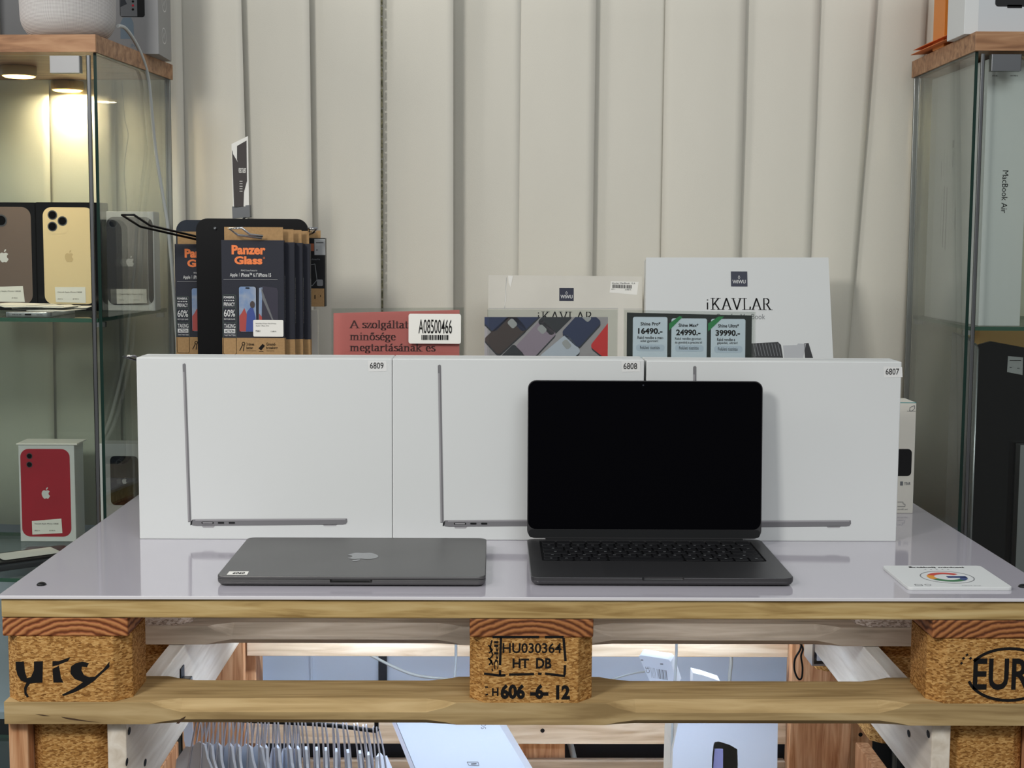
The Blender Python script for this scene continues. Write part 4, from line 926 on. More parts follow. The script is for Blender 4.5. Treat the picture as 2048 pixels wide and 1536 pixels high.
t, F5, pr = sign('price_sign', 'black price sign with three pale cards and green ribbons in a clear holder', 'sign', 0.49, ((1254,625),(1504,631)), ((1248,620),(1510,624)), 'signblack')
cards = MB(); txt = MB(); rib = MB(); pill = MB()
for x0, x1, y0 in ((1265,1335,634), (1342,1414,637), (1421,1491,638)): F5.pxrect(cards, x0, y0, x1, 740, 1, 0.003)
for n_, pr_, x0, y0 in (('Shine Pro*', '16490.-', 1276, 0), ('Shine Max*', '24990.-', 1352, 3), ('Shine Ultra*', '39990.-', 1431, 4)):
    F5.pxtext(txt, n_, x0+5, 644+y0, x0+(43 if 'U' in n_ else 41)+4, 651+y0, 2, bold=0.02); F5.pxtext(txt, pr_, x0, 656+y0, x0+49, 668+y0, 2, bold=0.035)
for (l1, l2), x0, y0 in ((('Rakd rendbe a mac-', 'edet gyorsan!'), 1275, 672), (('Rakd rendbe gyorsan', 'és gondolj a pracira is!'), 1350, 675), (('Rakd rendbe a', 'gépedet, ultrán!'), 1434, 676)):
    F5.pxtext(txt, l1, x0, y0, x0+(36 if 'ac' not in l1 and 'gy' not in l1 else 52), y0+6, 2, bold=0.01); F5.pxtext(txt, l2, x0+(6 if y0 == 672 else 0), y0+7.5, x0+(54 if y0 == 675 else 41), y0+13.5, 2, bold=0.01)
for x0, y0 in ((1272, 689), (1350, 690), (1428, 692)):
    F5.pxrect(pill, x0, y0, x0+57, y0+13, 2, 0.004); F5.pxtext(txt, 'Felületi tisztítás', x0+8, y0+3, x0+47, y0+9, 3)
for x0 in (1338, 1416): F5.pxpoly(rib, [(x0, 647), (x0+21, 632), (x0+27, 634), (x0, 661)] if x0 < 1400 else [(x0, 647), (x0+21, 633), (x0+32, 633), (x0, 663)], 3)
c_ = obj('price_cards', cards, 'signcard', pr); obj('price_text', txt, 'ink', pr); obj('green_ribbons', rib, 'green', pr); obj('pill_shapes', pill, mat('pillcol', (188, 204, 218), 0.5), pr)

# ================================================================== accessory box at the right
def ybox(name, label, cat, px, Y, depth, mt, zb=0.0, yaw=0):
    a = at(px[0], px[3], Y=Y); b = at(px[2], px[1], Y=Y); t = thing(name, label, cat, ((a.x+b.x)/2, Y, zb), yaw)
    mb = MB(); w_ = b.x-a.x; mb.box(-w_/2, w_/2, 0, depth, 0, b.z-zb); o = obj('carton', mb, mt, t, world=False, bevel=0.001)
    F = Face((t.location.x, Y, zb), (cos(yaw), sin(yaw), 0), (0, 0, 1)); return t, F, o
t, F6, o = ybox('camera_box', 'narrow white accessory box with teal top, half hidden behind box 6807', 'box', (1740, 805, 1833, 1027), at(1815, 1027, Z=0).y, 0.06, 'offwhite')
for p in o.data.polygons: pass
mb = MB(); a = F6.uv(1740, 806); b = F6.uv(1833, 797); mb.prism([F6.P(a[0], a[1], 0), F6.P(b[0], a[1], 0), F6.P(b[0], a[1]+0.001, 0), F6.P(a[0], a[1]+0.001, 0)], (0, 0.06, 0)); obj('top_face', mb, 'teal', t)
mb = MB(); F6.pxrect(mb, 1780, 898, 1824, 952, 1, 0.006); obj('product_picture', mb, 'black', t)
mb = MB(); F6.pxrect(mb, 1800, 963, 1806, 971, 1); F6.pxtext(mb, 'YEAR', 1808, 964, 1821, 970, 1, bold=0.02); obj('warranty_print', mb, 'greyprint', t)
mb = MB(); F6.pxstroke(mb, [(1819,822),(1820,815),(1829,811),(1829,817),(1824,822),(1819,822)], 0.0009, 1); F6.pxtext(mb, 'PLASTIC FREE', 1814, 821.5, 1831, 823.5, 1); obj('leaf_print', mb, 'greyprint', t); mb = MB(); F6.pxstroke(mb, [(1795,1004),(1806,1004),(1806,1008),(1810,1008),(1810,1013),(1795,1013)], 0.0007, 1); F6.pxtext(mb, 'microSD card', 1795, 1017, 1815, 1020, 1); obj('box_print', mb, 'greyprint', t)

# ================================================================== accessory rack
RY = 0.70
rk = thing('display_rack', 'black rotating accessory rack behind the left laptop box', 'display rack', (at(506, 700, Y=RY).x, RY+0.05, 0))
FR_ = Face((0, RY, 0), (1, 0, 0), (0, 0, 1))
a = FR_.uv(396, 720); b = FR_.uv(616, 438)
mb = MB(); L = rr(a[0], 0.02, b[0], b[1], 0.018, 8); mb.prism([FR_.P(x, y, 0) for x, y in L], (0, 0.006, 0)); obj('front_panel', mb, 'acrylic_black', rk, bevel=0.0008)
mb = MB(); a2 = at(356, 700, Y=RY+0.12); L = rr(a2.x, 0.02, a2.x+0.18, at(380, 440, Y=RY+0.12).z, 0.018, 8); mb.prism([Vector((x, RY+0.12, y)) for x, y in L], (0, 0.006, 0)); obj('rear_panel', mb, mat('bluepanel', (44, 50, 60), 0.2), rk, bevel=0.0008)
xm = (a[0]+b[0])/2
mb = MB(); mb.lathe([(0.10,0.0),(0.10,0.008),(0.02,0.012),(0.012,0.02),(0.012,0.30)], xm, RY+0.065, 32); obj('stand', mb, 'black', rk)
mb = MB(); mb.lathe([(0.0001, 0), (0.0028, 0.0), (0.0028, 0.002), (0.0001, 0.002)], 0, 0, 14); q = FR_.W(430, 457)
mb.v = [Vector((q.x+v.x, RY-v.z, q.z+v.y)) for v in mb.v]; obj('rivet', mb, 'steel', rk)
# card clip and card on top
q = FR_.W(483, 438); 
cl = MB(); A_ = [at(x, y, Y=RY+0.004) for x, y in ((464,413),(499,410),(500,434),(465,437))]; cl.prism(A_, (0.002, 0.004, 0)); cp = obj('card_clip', cl, 'steel', rk, bevel=0.0006)
mb = MB(); mb.tube([at(499,411,Y=RY+0.006), at(500,432,Y=RY+0.006), at(488,436,Y=RY+0.006), at(483,441,Y=RY+0.004)], 0.0012, 8); obj('clip_wire', mb, 'darkmetal', rk)
FC = Face(at(480, 400, Y=RY+0.002), (1, 0.25, 0), (0, 0, 1))
pc = thing('advert_card', 'small printed paper card held by the clip on top of the rack', 'card', at(481, 413, Y=RY+0.002))
mb = MB(); mb.prism([FC.W(*p) for p in ((463,288),(496,272),(498,413),(466,413))], -FC.n*0.0006); obj('card_panel', mb, 'label', pc)
mb = MB(); FC.pxpoly(mb, [(464,300),(474,322),(474,292),(493,281),(494,362),(488,384),(487,413),(468,413)], 1)
p_ = obj('dark_print', mb, mat('advert_print', (66, 60, 58), 0.6), pc)
mb = MB(); FC.pxtext(mb, 'VIDEO TALENT', 477, 336, 492, 346, 2, bold=0.03)
for k in range(5): FC.pxrect(mb, 479, 362+k*5, 485, 363+k*5, 2)
FC.pxpoly(mb, [(465,300),(466,308),(476,325),(470,310)], 2); obj('light_print', mb, 'label', pc)
# hooks
def hook(pts, nm='hook', tip=None, mt='darkmetal', par=rk, r=0.0014):
    mb = MB(); mb.tube(pts, r, 8, smoothpath=3); obj(nm, mb, mt, par)
def wirehook(tipL, tipR, bendL, bendR, root, Yt, Yb, Yr, mt='darkmetal'):
    mb = MB()
    mb.tube([at(*root[0], Y=Yr), at(*bendL, Y=Yb), at(*tipL, Y=Yt), at(*tipR, Y=Yt), at(*bendR, Y=Yb), at(*root[1], Y=Yr)], 0.0019, 8)
    h = obj('wire_hook', mb, mt, rk); return h
wirehook((244,430), (268,430), (280,453), (300,451), ((398,480),(398,474)), 0.60, 0.64, RY+0.02)
wirehook((247,713), (268,712), (272,720), (282,718), ((398,740),(398,735)), 0.60, 0.64, RY+0.02, 'chrome')
wirehook((458,457), (484,456), (476,470), (500,469), ((524,476),(526,472)), 0.605, 0.613, 0.618, 'chrome')
wirehook((618,457), (633,457), (618,462), (628,464), ((610,470),(616,470)), 0.66, 0.68, RY+0.03, 'chrome')
# screen-protector boxes
def protector(x0, y0, Y, label, full=True, dz=0, thick=0.013, zshift=0):
    """front upper-left of the navy part at pixel x0,y0"""
    p = at(x0, y0, Y=Y); wd, ht = 0.096, 0.200
    t = thing('screen_protector_box', label, 'box', (p.x+wd/2, Y, p.z-ht), 0, 'screen protector boxes on the rack')
    mb = MB(); mb.box(p.x, p.x+wd, Y, Y+thick, p.z-ht, p.z); bx_ = obj('carton', mb, 'navy', t, bevel=0.0006)
    mb = MB(); mb.box(p.x+0.004, p.x+wd-0.002, Y+thick*0.45, Y+thick*0.45+0.0008, p.z, p.z+0.020); obj('hang_tab', mb, 'kraft', t)
    F = Face((p.x, Y, p.z), (1, 0, 0), (0, 0, 1))
    mb = MB(); F.poly(mb, [(0, -ht), (wd, -ht), (wd, -0.150), (0, -0.150)], 1); mb.add([Vector((p.x+wd+0.0003, Y, p.z-ht)), Vector((p.x+wd+0.0003, Y+thick, p.z-ht)), Vector((p.x+wd+0.0003, Y+thick, p.z-0.150)), Vector((p.x+wd+0.0003, Y, p.z-0.150))], [(0, 1, 2, 3)]); obj('kraft_band', mb, 'kraft', t)
    # spine print
    FS = Face((p.x+wd, Y, p.z), (0, 1, 0), (0, 0, 1)); FS.n = Vector((1, 0, 0))
    mb = MB(); FS.text(mb, 'PRIVACY Screen Protector iPhone 15', (thick*0.35, -0.125), (thick*0.65, -0.055), 1, rot=-90); obj('spine_text', mb, 'white_ink', t)
    if not full: return t
    mb = MB(); F.text(mb, 'Panzer', (0.016, -0.022), (0.068, -0.0075), 1, bold=0.045); F.text(mb, 'Glass', (0.020, -0.037), (0.063, -0.0245), 1, bold=0.045); F.stroke(mb, circ(0.0655, -0.0270, 0.0013, n=10), 0.0005, 1, closed=True); obj('brand_text', mb, 'orange_ink', t)
    mb = MB(); F.text(mb, 'PRIVACY Screen Protector for', (0.030, -0.0475), (0.055, -0.0450), 1)
    F.text(mb, 'Apple', (0.013, -0.0573), (0.0245, -0.0505), 1, bold=0.01); F.stroke(mb, [(0.0272, -0.0500), (0.0272, -0.0555)], 0.0003, 1); F.text(mb, 'iPhone™ 6.1"/iPhone 15', (0.030, -0.0560), (0.076, -0.0500), 1, bold=0.01)
    F.stroke(mb, [(0.003, -0.0600), (0.086, -0.0600)], 0.0003, 1)
    obj('product_text', mb, 'white_ink', t)
    # badge column
    mb = MB(); F.stroke(mb, rr(0.0015, -0.176, 0.0215, -0.084, 0.003, 3), 0.0008, 1, closed=True)
    for v_ in (-0.1035, -0.1260, -0.1500): F.stroke(mb, [(0.002, v_), (0.021, v_)], 0.0006, 1)
    bd = obj('badge_frame', mb, 'green_dark', t)
    mb = MB()
    F.text(mb, 'POWERFUL', (0.003, -0.0895), (0.0195, -0.0860), 1, bold=0.03); F.text(mb, 'PRIVACY', (0.003, -0.1015), (0.0200, -0.0955), 1, bold=0.02)
    for k in range(6): F.poly(mb, circ(0.0045+k*0.0027, -0.0925, 0.0010, n=6), 1)
    F.text(mb, '60%', (0.003, -0.1175), (0.0200, -0.1065), 1, bold=0.01); F.text(mb, 'RECYCLED GLASS', (0.003, -0.1225), (0.0200, -0.1200), 1)
    F.text(mb, 'TAKING', (0.003, -0.1350), (0.0203, -0.1285), 1, bold=0.01); F.poly(mb, [(0.003, -0.1430), (0.0200, -0.1430), (0.0200, -0.1365), (0.003, -0.1365)], 1); F.text(mb, 'THAT MATTERS', (0.003, -0.1475), (0.0203, -0.1450), 1)
    b2 = obj('badge_text', mb, 'white_ink', bd)
    mb = MB(); F.text(mb, 'ACTION', (0.0045, -0.1420), (0.0185, -0.1375), 2, bold=0.02); obj('badge_dark_text', mb, 'navy', bd)
    # phone picture
    def ph(mt, L, k, nm, par):
        mb = MB(); F.poly(mb, L, k); return obj(nm, mb, mt, par)
    P1_ = ph('black', rr(0.0255, -0.1415, 0.0535, -0.0700, 0.004), 1, 'phone_picture', t)
    ph('sky', rr(0.0265, -0.1405, 0.0525, -0.0710, 0.0035), 2, 'picture_sky', P1_)
    ph('redrock', [(0.0268, -0.140), (0.0400, -0.140), (0.0400, -0.118), (0.0345, -0.104), (0.0300, -0.112), (0.0268, -0.116)], 3, 'picture_rocks', P1_)
    ph('jacket', [(0.0365, -0.140), (0.0515, -0.140), (0.0515, -0.118), (0.0480, -0.104), (0.0440, -0.103), (0.0385, -0.110)], 4, 'picture_jacket', P1_)
    ph('brown_case', circ(0.0470, -0.0985, 0.0038, 0.0055, 12), 5, 'picture_head', P1_)
    ph('black', rr(0.0365, -0.0742, 0.0430, -0.0722, 0.0009, 2), 5, 'picture_notch', P1_)
    P2_ = ph('sky', [(0.0560, -0.140), (0.0600, -0.141), (0.0625, -0.072), (0.0575, -0.073)], 1, 'second_phone_picture', t)
    ph('redrock', [(0.0562, -0.139), (0.0600, -0.140), (0.0615, -0.118), (0.0570, -0.112)], 2, 'picture_rocks', P2_)
    ph('shieldscreen', [(0.0605, -0.141), (0.0860, -0.141), (0.0865, -0.078), (0.0845, -0.073), (0.0625, -0.070)], 1, 'dark_glass_picture', t)
    ph('greyprint', [(0.0600, -0.0700), (0.0860, -0.1410), (0.0850, -0.1412), (0.0625, -0.0900)], 2, 'glass_glint', t).hide_render = False
    mb = MB(); F.text(mb, '3 times', (0.037, -0.1620), (0.0490, -0.1575), 2, bold=0.02); F.text(mb, 'better', (0.037, -0.1675), (0.0470, -0.1632), 2, bold=0.02); F.text(mb, 'scratch resistant', (0.037, -0.1705), (0.0520, -0.1690), 2)
    F.text(mb, 'Ground-', (0.0675, -0.1620), (0.0825, -0.1572), 2, bold=0.02); F.text(mb, 'breaking', (0.0675, -0.1680), (0.0850, -0.1632), 2, bold=0.02); F.text(mb, 'recyclability', (0.0675, -0.1710), (0.0800, -0.1690), 2)
    F.stroke(mb, circ(0.0325, -0.1590, 0.0022, n=10), 0.0011, 2, closed=True); F.stroke(mb, [(0.031, -0.161), (0.0265, -0.170)], 0.0012, 2); F.stroke(mb, [(0.0335, -0.161), (0.0320, -0.1705)], 0.0012, 2)
    F.poly(mb, [(0.0555, -0.1660), (0.0620, -0.1590), (0.0655, -0.1622), (0.0595, -0.1695)], 2); F.stroke(mb, [(0.056, -0.171), (0.063, -0.171)], 0.0008, 2)
    obj('kraft_print', mb, 'ink', t)
    return t
Yp = 0.625
tp = protector(442, 480, Yp, 'navy screen protector box with orange lettering, frontmost, with a price sticker')
Fq = Face((0, Yp, 0), (1, 0, 0), (0, 0, 1))
mb = MB(); Fq.pxrect(mb, 507, 640, 567, 673, 7, 0.0018); st = obj('price_sticker', mb, 'label', tp)
mb = MB(); Fq.pxtext(mb, 'PanzerGlass SE Super Wide Fit Privacy', 512, 646, 553, 648.5, 9); Fq.pxtext(mb, 'AnyAnti - iPhone 15/16', 512, 650.5, 538, 653, 9); Fq.pxtext(mb, 'PG0651', 512, 660, 521, 663.5, 9); Fq.pxtext(mb, '12.490 Ft', 542, 661.5, 553, 664, 9); obj('sticker_print', mb, 'ink', st)
for k, (x0, y0, lb) in enumerate(((466, 484, 'navy screen protector box hanging second on the front hook'), (483, 485, 'navy screen protector box hanging third on the front hook'), (499, 487, 'navy screen protector box hanging last on the front hook, next to the black panel'))):
    protector(x0-2, y0, Yp+0.0165*(k+1), lb, False)
protector(349, 488, RY+0.04, 'navy screen protector box partly hidden left of the black rack panel', thick=0.010)
# right side accessory carton
p = at(585, 475, Y=RY+0.03)
pr_ = at(650, 475, Y=RY+0.03)
t = thing('accessory_box', 'small black accessory box with white price sticker hanging right of the rack', 'box', (p.x+0.03, RY+0.03, at(620, 613, Y=RY+0.03).z))
z0, z1 = at(620, 613, Y=RY+0.03).z, at(650, 476, Y=RY+0.03).z
mb = MB(); mb.box(p.x, pr_.x, RY+0.03, RY+0.05, z0, z1); obj('carton', mb, 'bezel', t, bevel=0.0006)
F8 = Face((0, RY+0.03, 0), (1, 0, 0), (0, 0, 1))
mb = MB(); F8.pxrect(mb, 585, 577, 648.5, 613, 1); kb_ = obj('kraft_band', mb, 'kraft', t)
mb = MB(); F8.pxrect(mb, 629, 478, 650.5, 510, 2); st = obj('price_sticker', mb, 'midgrey_ink', t); mb = MB(); F8.pxrect(mb, 632, 485, 647, 486, 3); F8.pxrect(mb, 633, 499, 635, 501, 3); obj('sticker_print', mb, 'ink', st)
mb = MB(); F8.pxrect(mb, 614, 487, 628, 502, 1); obj('brand_print', mb, mat('dim_orange', (150, 82, 52), 0.6), t)
mb = MB(); F8.pxtext(mb, 'MagSafe Screen Pro', 612, 517, 640, 521, 1); F8.pxstroke(mb, [(619,530),(630,528),(634,560),(624,572),(618,565)], 0.001, 1, closed=True); F8.pxrect(mb, 634, 559, 646, 572, 2, 0.002); obj('box_print', mb, 'grey_ink', t)
mb = MB(); mb.box(p.x+0.004, pr_.x-0.008, RY+0.038, RY+0.0388, z1, z1+0.012); obj('hang_tab', mb, 'kraft', t)
mb = MB(); F8.pxstroke(mb, [(630,590),(630,598)], 0.0016, 2); F8.pxstroke(mb, [(641,590),(641,594)], 0.001, 2); F8.pxstroke(mb, [(617,594),(620,600)], 0.001, 2); obj('kraft_icons', mb, 'ink', kb_)
mb = MB(); a = at(616, 620, Y=RY+0.16); b = at(636, 700, Y=RY+0.16); mb.box(a.x, b.x, RY+0.16, RY+0.17, 0.0, a.z); obj('upright_strip', mb, 'offwhite', None, 'plain white upright strip behind the rack, under the black accessory box', 'panel')

# ================================================================== glass cabinets
def pane(name, par, a, b, z0, z1, th, front_edge='glass_edge', mt='glass'):
    """vertical glass pane from a to b (2-D), its narrow edges dark green"""
    a, b = Vector((*a, 0)), Vector((*b, 0)); d = (b-a).normalized(); n = Vector((-d.y, d.x, 0))*th/2
    L = [a-n, b-n, b+n, a+n]; mb = MB()
    vs = [Vector((p.x, p.y, z)) for z in (z0, z1) for p in L]
    mb.add(vs, [(0,1,5,4), (2,3,7,6)], 0); mb.add(vs, [(1,2,6,5), (3,0,4,7), (0,3,2,1), (4,5,6,7)], 1)
    return obj(name, mb, [mt, front_edge], par, merge=True)
def cabinet(nm, label, corner, depth_dir, width, sgn, ztop_b, ztop_t, shelves, depth=0.36):
    cx_, cy_ = corner; dd = Vector((*depth_dir, 0)).normalized(); wd = Vector((-dd.y, dd.x, 0))*(-sgn)  # away from table
    if wd.x*sgn < 0: wd = -wd
    t = thing(nm, label, 'cabinet', (cx_, cy_, -1.25))
    P = lambda u, v: Vector((cx_, cy_, 0))+wd*u+dd*v     # u away from the table, v into depth
    def bx(u0, u1, v0, v1, z0, z1, mt, name, bev=0.001, par=t):
        mb = MB(); L = [P(u0, v0), P(u1, v0), P(u1, v1), P(u0, v1)]; L = [Vector((p.x, p.y, z0)) for p in L]; mb.prism(L, (0, 0, z1-z0)); return obj(name, mb, mt, par, bevel=bev)
    bx(-0.004, width, -0.012, depth+0.004, ztop_b, ztop_t, 'oak', 'top_board')
    bx(-0.004, width, -0.012, depth+0.004, -1.25, -1.15, 'oak', 'bottom_board')
    xy = lambda u, v: (P(u, v).x, P(u, v).y)
    pane('side_pane', t, xy(0.002, 0.0), xy(0.002, depth), -1.15, ztop_b-0.0003, 0.005)
    pane('side_pane', t, xy(width-0.004, 0.0), xy(width-0.004, depth), -1.15, ztop_b-0.0003, 0.005)
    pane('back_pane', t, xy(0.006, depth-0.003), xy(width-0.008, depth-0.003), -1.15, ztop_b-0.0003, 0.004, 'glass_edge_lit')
    dr = pane('door', t, xy(0.0135, -0.003), xy(width-0.006, -0.003), -1.145, ztop_b-0.004, 0.004, 'steel')
    bx(0.0075, 0.0125, -0.006, -0.001, -1.145, ztop_b-0.004, 'steel', 'door_edge_strip', par=t)
    bx(0.022, 0.068, -0.009, 0.004, ztop_b-0.030, ztop_b-0.005, mat('satin', (150, 150, 150), 0.45, metal=0.5) if sgn < 0 else 'steel', 'hinge', 0.0015)
    for z in shelves:
        mb = MB(); L = [P(0.010, 0.010), P(width-0.012, 0.010), P(width-0.012, depth-0.008), P(0.010, depth-0.008)]
        vs = [Vector((p.x, p.y, zz)) for zz in (z-0.006, z) for p in L]
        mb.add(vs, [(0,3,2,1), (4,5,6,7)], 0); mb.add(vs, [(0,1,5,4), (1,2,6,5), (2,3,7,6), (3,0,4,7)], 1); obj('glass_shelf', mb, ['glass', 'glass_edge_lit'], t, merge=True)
        for v_ in (0.03, depth-0.04): bx(0.0046, 0.018, v_-0.004, v_+0.004, z-0.014, z-0.0062, 'chrome', 'shelf_pin', 0.0005)
    for v_ in (depth-0.002,): bx(0.0, 0.010, v_, v_+0.006, -1.15, ztop_b-0.0003, 'silver', 'rear_post')
    return t, P, wd, dd
LC = (-0.637, 0.585)
lt, PL, lwd, ldd = cabinet('glass_cabinet', 'left glass display cabinet lit by warm lamps, mesh speaker on its oak top', LC, (0.030, 0.36), 0.43, -1, at(211, 106, Y=LC[1]).z, at(211, 71, Y=LC[1]).z, (at(100, 637, Y=0.59).z, at(20, 1162, Y=0.59).z, -0.5, -0.85))
RC = (0.690, 0.635)
rt, PR, rwd, rdd = cabinet('glass_cabinet', 'right glass display cabinet holding tall white and black boxes', RC, (0.010, 0.36), 0.43, 1, at(1937, 103, Y=RC[1]).z, at(1942, 65, Y=RC[1]).z, (at(1990, 654, Y=0.64).z, -0.35, -0.8))
ZL1, ZL2 = at(100, 637, Y=0.59).z, at(20, 1162, Y=0.59).z; ZLT = at(211, 71, Y=LC[1]).z; ZLB = at(211, 106, Y=LC[1]).z
ZR1 = at(1990, 654, Y=0.64).z; ZRT = at(1942, 65, Y=RC[1]).z; ZRB = at(1937, 103, Y=RC[1]).z
# puck lamps under the tops
def puck(px_, z, label, power=1.6, par=None):
    p = at(*px_, Z=z-0.018)
    t = thing('puck_lamp', label, 'lamp', (p.x, p.y, z-0.018), 0, 'warm puck lamps under the cabinet tops')
    mb = MB(); mb.lathe([(0.026, z-0.016), (0.028, z-0.014), (0.028, z-0.002), (0.027, z-0.0003)], p.x, p.y, 32); obj('casing', mb, 'lampcase', t)
    mb = MB(); mb.lathe([(0.001, z-0.0182), (0.022, z-0.018), (0.0255, z-0.0162)], p.x, p.y, 32); obj('lamp_disc', mb, 'lamp', t)
    l = bpy.data.lights.new('puck_light', 'AREA'); l.shape = 'DISK'; l.size = 0.045; l.energy = power; l.color = (1.0, 0.82, 0.56)
    o = bpy.data.objects.new('puck_light', l); C.objects.link(o); o.location = (p.x, p.y, z-0.020)
    return t
puck((38, 155), ZLB, 'warm puck lamp at the upper left corner of the picture, brighter and nearer', 0.7)
puck((135, 183), ZLB, 'warm puck lamp under the left cabinet top, further back right', 0.7)
p = PR(0.10, 0.30)
t = thing('puck_lamp', 'warm puck lamp under the right cabinet top, behind the tall white box', 'lamp', (p.x, p.y, ZRB-0.018), 0, 'warm puck lamps under the cabinet tops')
mb = MB(); mb.lathe([(0.026, ZRB-0.016), (0.028, ZRB-0.002), (0.027, ZRB-0.0003)], p.x, p.y, 32); obj('casing', mb, 'lampcase', t)
mb = MB(); mb.lathe([(0.001, ZRB-0.0182), (0.0255, ZRB-0.0162)], p.x, p.y, 32); obj('lamp_disc', mb, 'lamp', t)
l = bpy.data.lights.new('puck_light', 'AREA'); l.shape = 'DISK'; l.size = 0.045; l.energy = 1.2; l.color = (1.0, 0.82, 0.56); o = bpy.data.objects.new('puck_light', l); C.objects.link(o); o.location = (p.x, p.y, ZRB-0.020)

# ------------------------------------------------------------------ things in the left cabinet
def phone_box(px, Y, zb, boxmt, phonemt, label, lenses, phpx, sticker=None, yaw=0.0, depth=0.05, lidmt=None, group=None, toplip=False, logo='white_ink', side='white'):
    """px: left, top, right of the front; stands on zb; phpx: rectangle of the pictured phone"""
    a = at(px[0], 0, Y=Y); b = at(px[2], px[1], Y=Y); t = thing('phone_box', label, 'box', ((a.x+b.x)/2, Y, zb), 0, group)
    a = at(px[0], px[1], Y=Y)
    mb = MB(); mb.box(a.x, b.x, Y, Y+depth, zb, b.z); bx_ = obj('carton', mb, boxmt, t, bevel=0.001)
    F = Face((0, Y, zb), (1, 0, 0), (0, 0, 1))
    x0, y0, x1, y1 = phpx; A_, B_ = F.uv(x0, y1), F.uv(x1, y0); w_ = B_[0]-A_[0]
    mb = MB(); F.poly(mb, rr(A_[0], A_[1], B_[0], B_[1], w_*0.17, 7), 1); p_ = obj('phone_picture', mb, phonemt, t)
    if len(lenses) == 3:
        mb = MB(); F.poly(mb, rr(A_[0]+w_*0.04, B_[1]-w_*0.52, A_[0]+w_*0.50, B_[1]-w_*0.04, w_*0.12), 2); obj('lens_plate', mb, phonemt, p_)
    for (cx_, cy_, r_) in lenses:
        u_, v_ = F.uv(cx_, cy_); rr_ = r_*(Y-CAM.y)/FPX
        mb = MB(); F.poly(mb, circ(u_, v_, rr_, n=24), 3); o_ = obj('lens', mb, 'lensring', p_)
        mb = MB(); F.poly(mb, circ(u_, v_, rr_*0.78, n=24), 4); F.poly(mb, circ(u_, v_, rr_*0.78, n=24), 4); obj('lens_glass', mb, 'lens', p_)
    lu, lv = (A_[0]+B_[0])/2, (A_[1]+B_[1])/2-w_*0.02
    mb = MB(); fruit(F, mb, lu, lv, w_*0.24, 2); obj('back_emblem', mb, logo, p_)
    if sticker:
        mb = MB(); F.pxpoly(mb, sticker, 3); st = obj('price_sticker', mb, 'label', t)
        x0, y0 = min(q[0] for q in sticker), min(q[1] for q in sticker); x1, y1 = max(q[0] for q in sticker), max(q[1] for q in sticker)
        mb = MB(); F.pxtext(mb, 'Használt Apple iPhone 128GB', x0+6, y0+9, x1-8, y0+12, 5); F.pxtext(mb, 'IP02714', x0+6, y1-9, x0+16, y1-7, 5); F.pxtext(mb, '89 990 Ft', x1-26, y1-9, x1-14, y1-7, 5); obj('sticker_print', mb, 'ink', st)
    return t, F
Yg = 0.835
phone_box((-60, 405, 69), Yg, ZL1, 'blackgloss', 'graphite', 'black phone box showing a graphite phone, at the left edge', [(2,441,12), (-30,425,12), (-30,455,12)], (-45, 414, 61, 608), [(-20,574),(46,572),(50,604),(-20,603)], group='phone boxes in the left cabinet')
phone_box((71, 405, 200), Yg, ZL1, 'blackgloss', 'gold', 'black phone box showing a gold phone, on the upper glass shelf', [(105,430,9.5), (125,442,9.5), (105,453,9.5), (126,458,3.5)][:3], (90, 415, 187, 608), [(110,574),(171,574),(172,606),(112,604)], group='phone boxes in the left cabinet', logo=mat('goldlogo', (206, 180, 132), 0.4))
phone_box((212, 423, 306), Yg, ZL1, 'white', 'midnight', 'white phone box showing a black phone, behind the side glass', [(226,447,9)], (216, 434, 305, 610), [(233,578),(293,578),(294,606),(234,608)], group='phone boxes in the left cabinet', depth=0.045)
# phone lying on the shelf and price tag stack
a = at(22, 640, Z=ZL1+0.004); 
t = thing('lying_phone', 'silver phone lying on the upper glass shelf, charging port toward the viewer', 'phone', (at(60, 632, Y=0.64).x, 0.70, ZL1))
x0, x1 = at(20, 632, Y=0.62).x, at(95, 632, Y=0.62).x
mb = MB(); mb.slab((x0+x1)/2-0.002, 0.62+0.07, 0.0715*0.98, 0.14, ZL1+0.0002, ZL1+0.0080, 0.009, 0.001, 0.001); pb = obj('phone_body', mb, 'silver', t)
FP_ = Face(((x0+x1)/2, 0.62, ZL1), (1, 0, 0), (0, 0, 1)); mb = MB()
for k in range(6): FP_.poly(mb, circ(-0.024+k*0.0024, 0.0042, 0.0007, n=8), 2)
for k in range(4): FP_.poly(mb, circ(0.013+k*0.0024, 0.0042, 0.0007, n=8), 2)
FP_.poly(mb, rr(-0.006, 0.0030, 0.004, 0.0054, 0.0011, 3), 2); obj('port_holes', mb, 'ink', pb)
for k in range(7):
    t_ = MB(); zz = ZL1+0.0083+k*0.0012; xw = random.uniform(0.035, 0.06); xc = at(80, 620, Y=0.69).x+random.uniform(-0.05, 0.045); yc = 0.70+random.uniform(-0.03, 0.03); r_ = random.uniform(-0.5, 0.5)
    t_.slab(0, 0, xw*1.9, 0.07, zz, zz+0.0009, 0.003, T=lambda p: Vector((xc+p.x*cos(r_)-p.y*sin(r_), yc+p.x*sin(r_)+p.y*cos(r_), p.z)))
    obj('price_tag', t_, 'label', None, 'one of the loose cream paper tags heaped on the lying phone', 'paper tag', 'loose tags heaped on the phone')
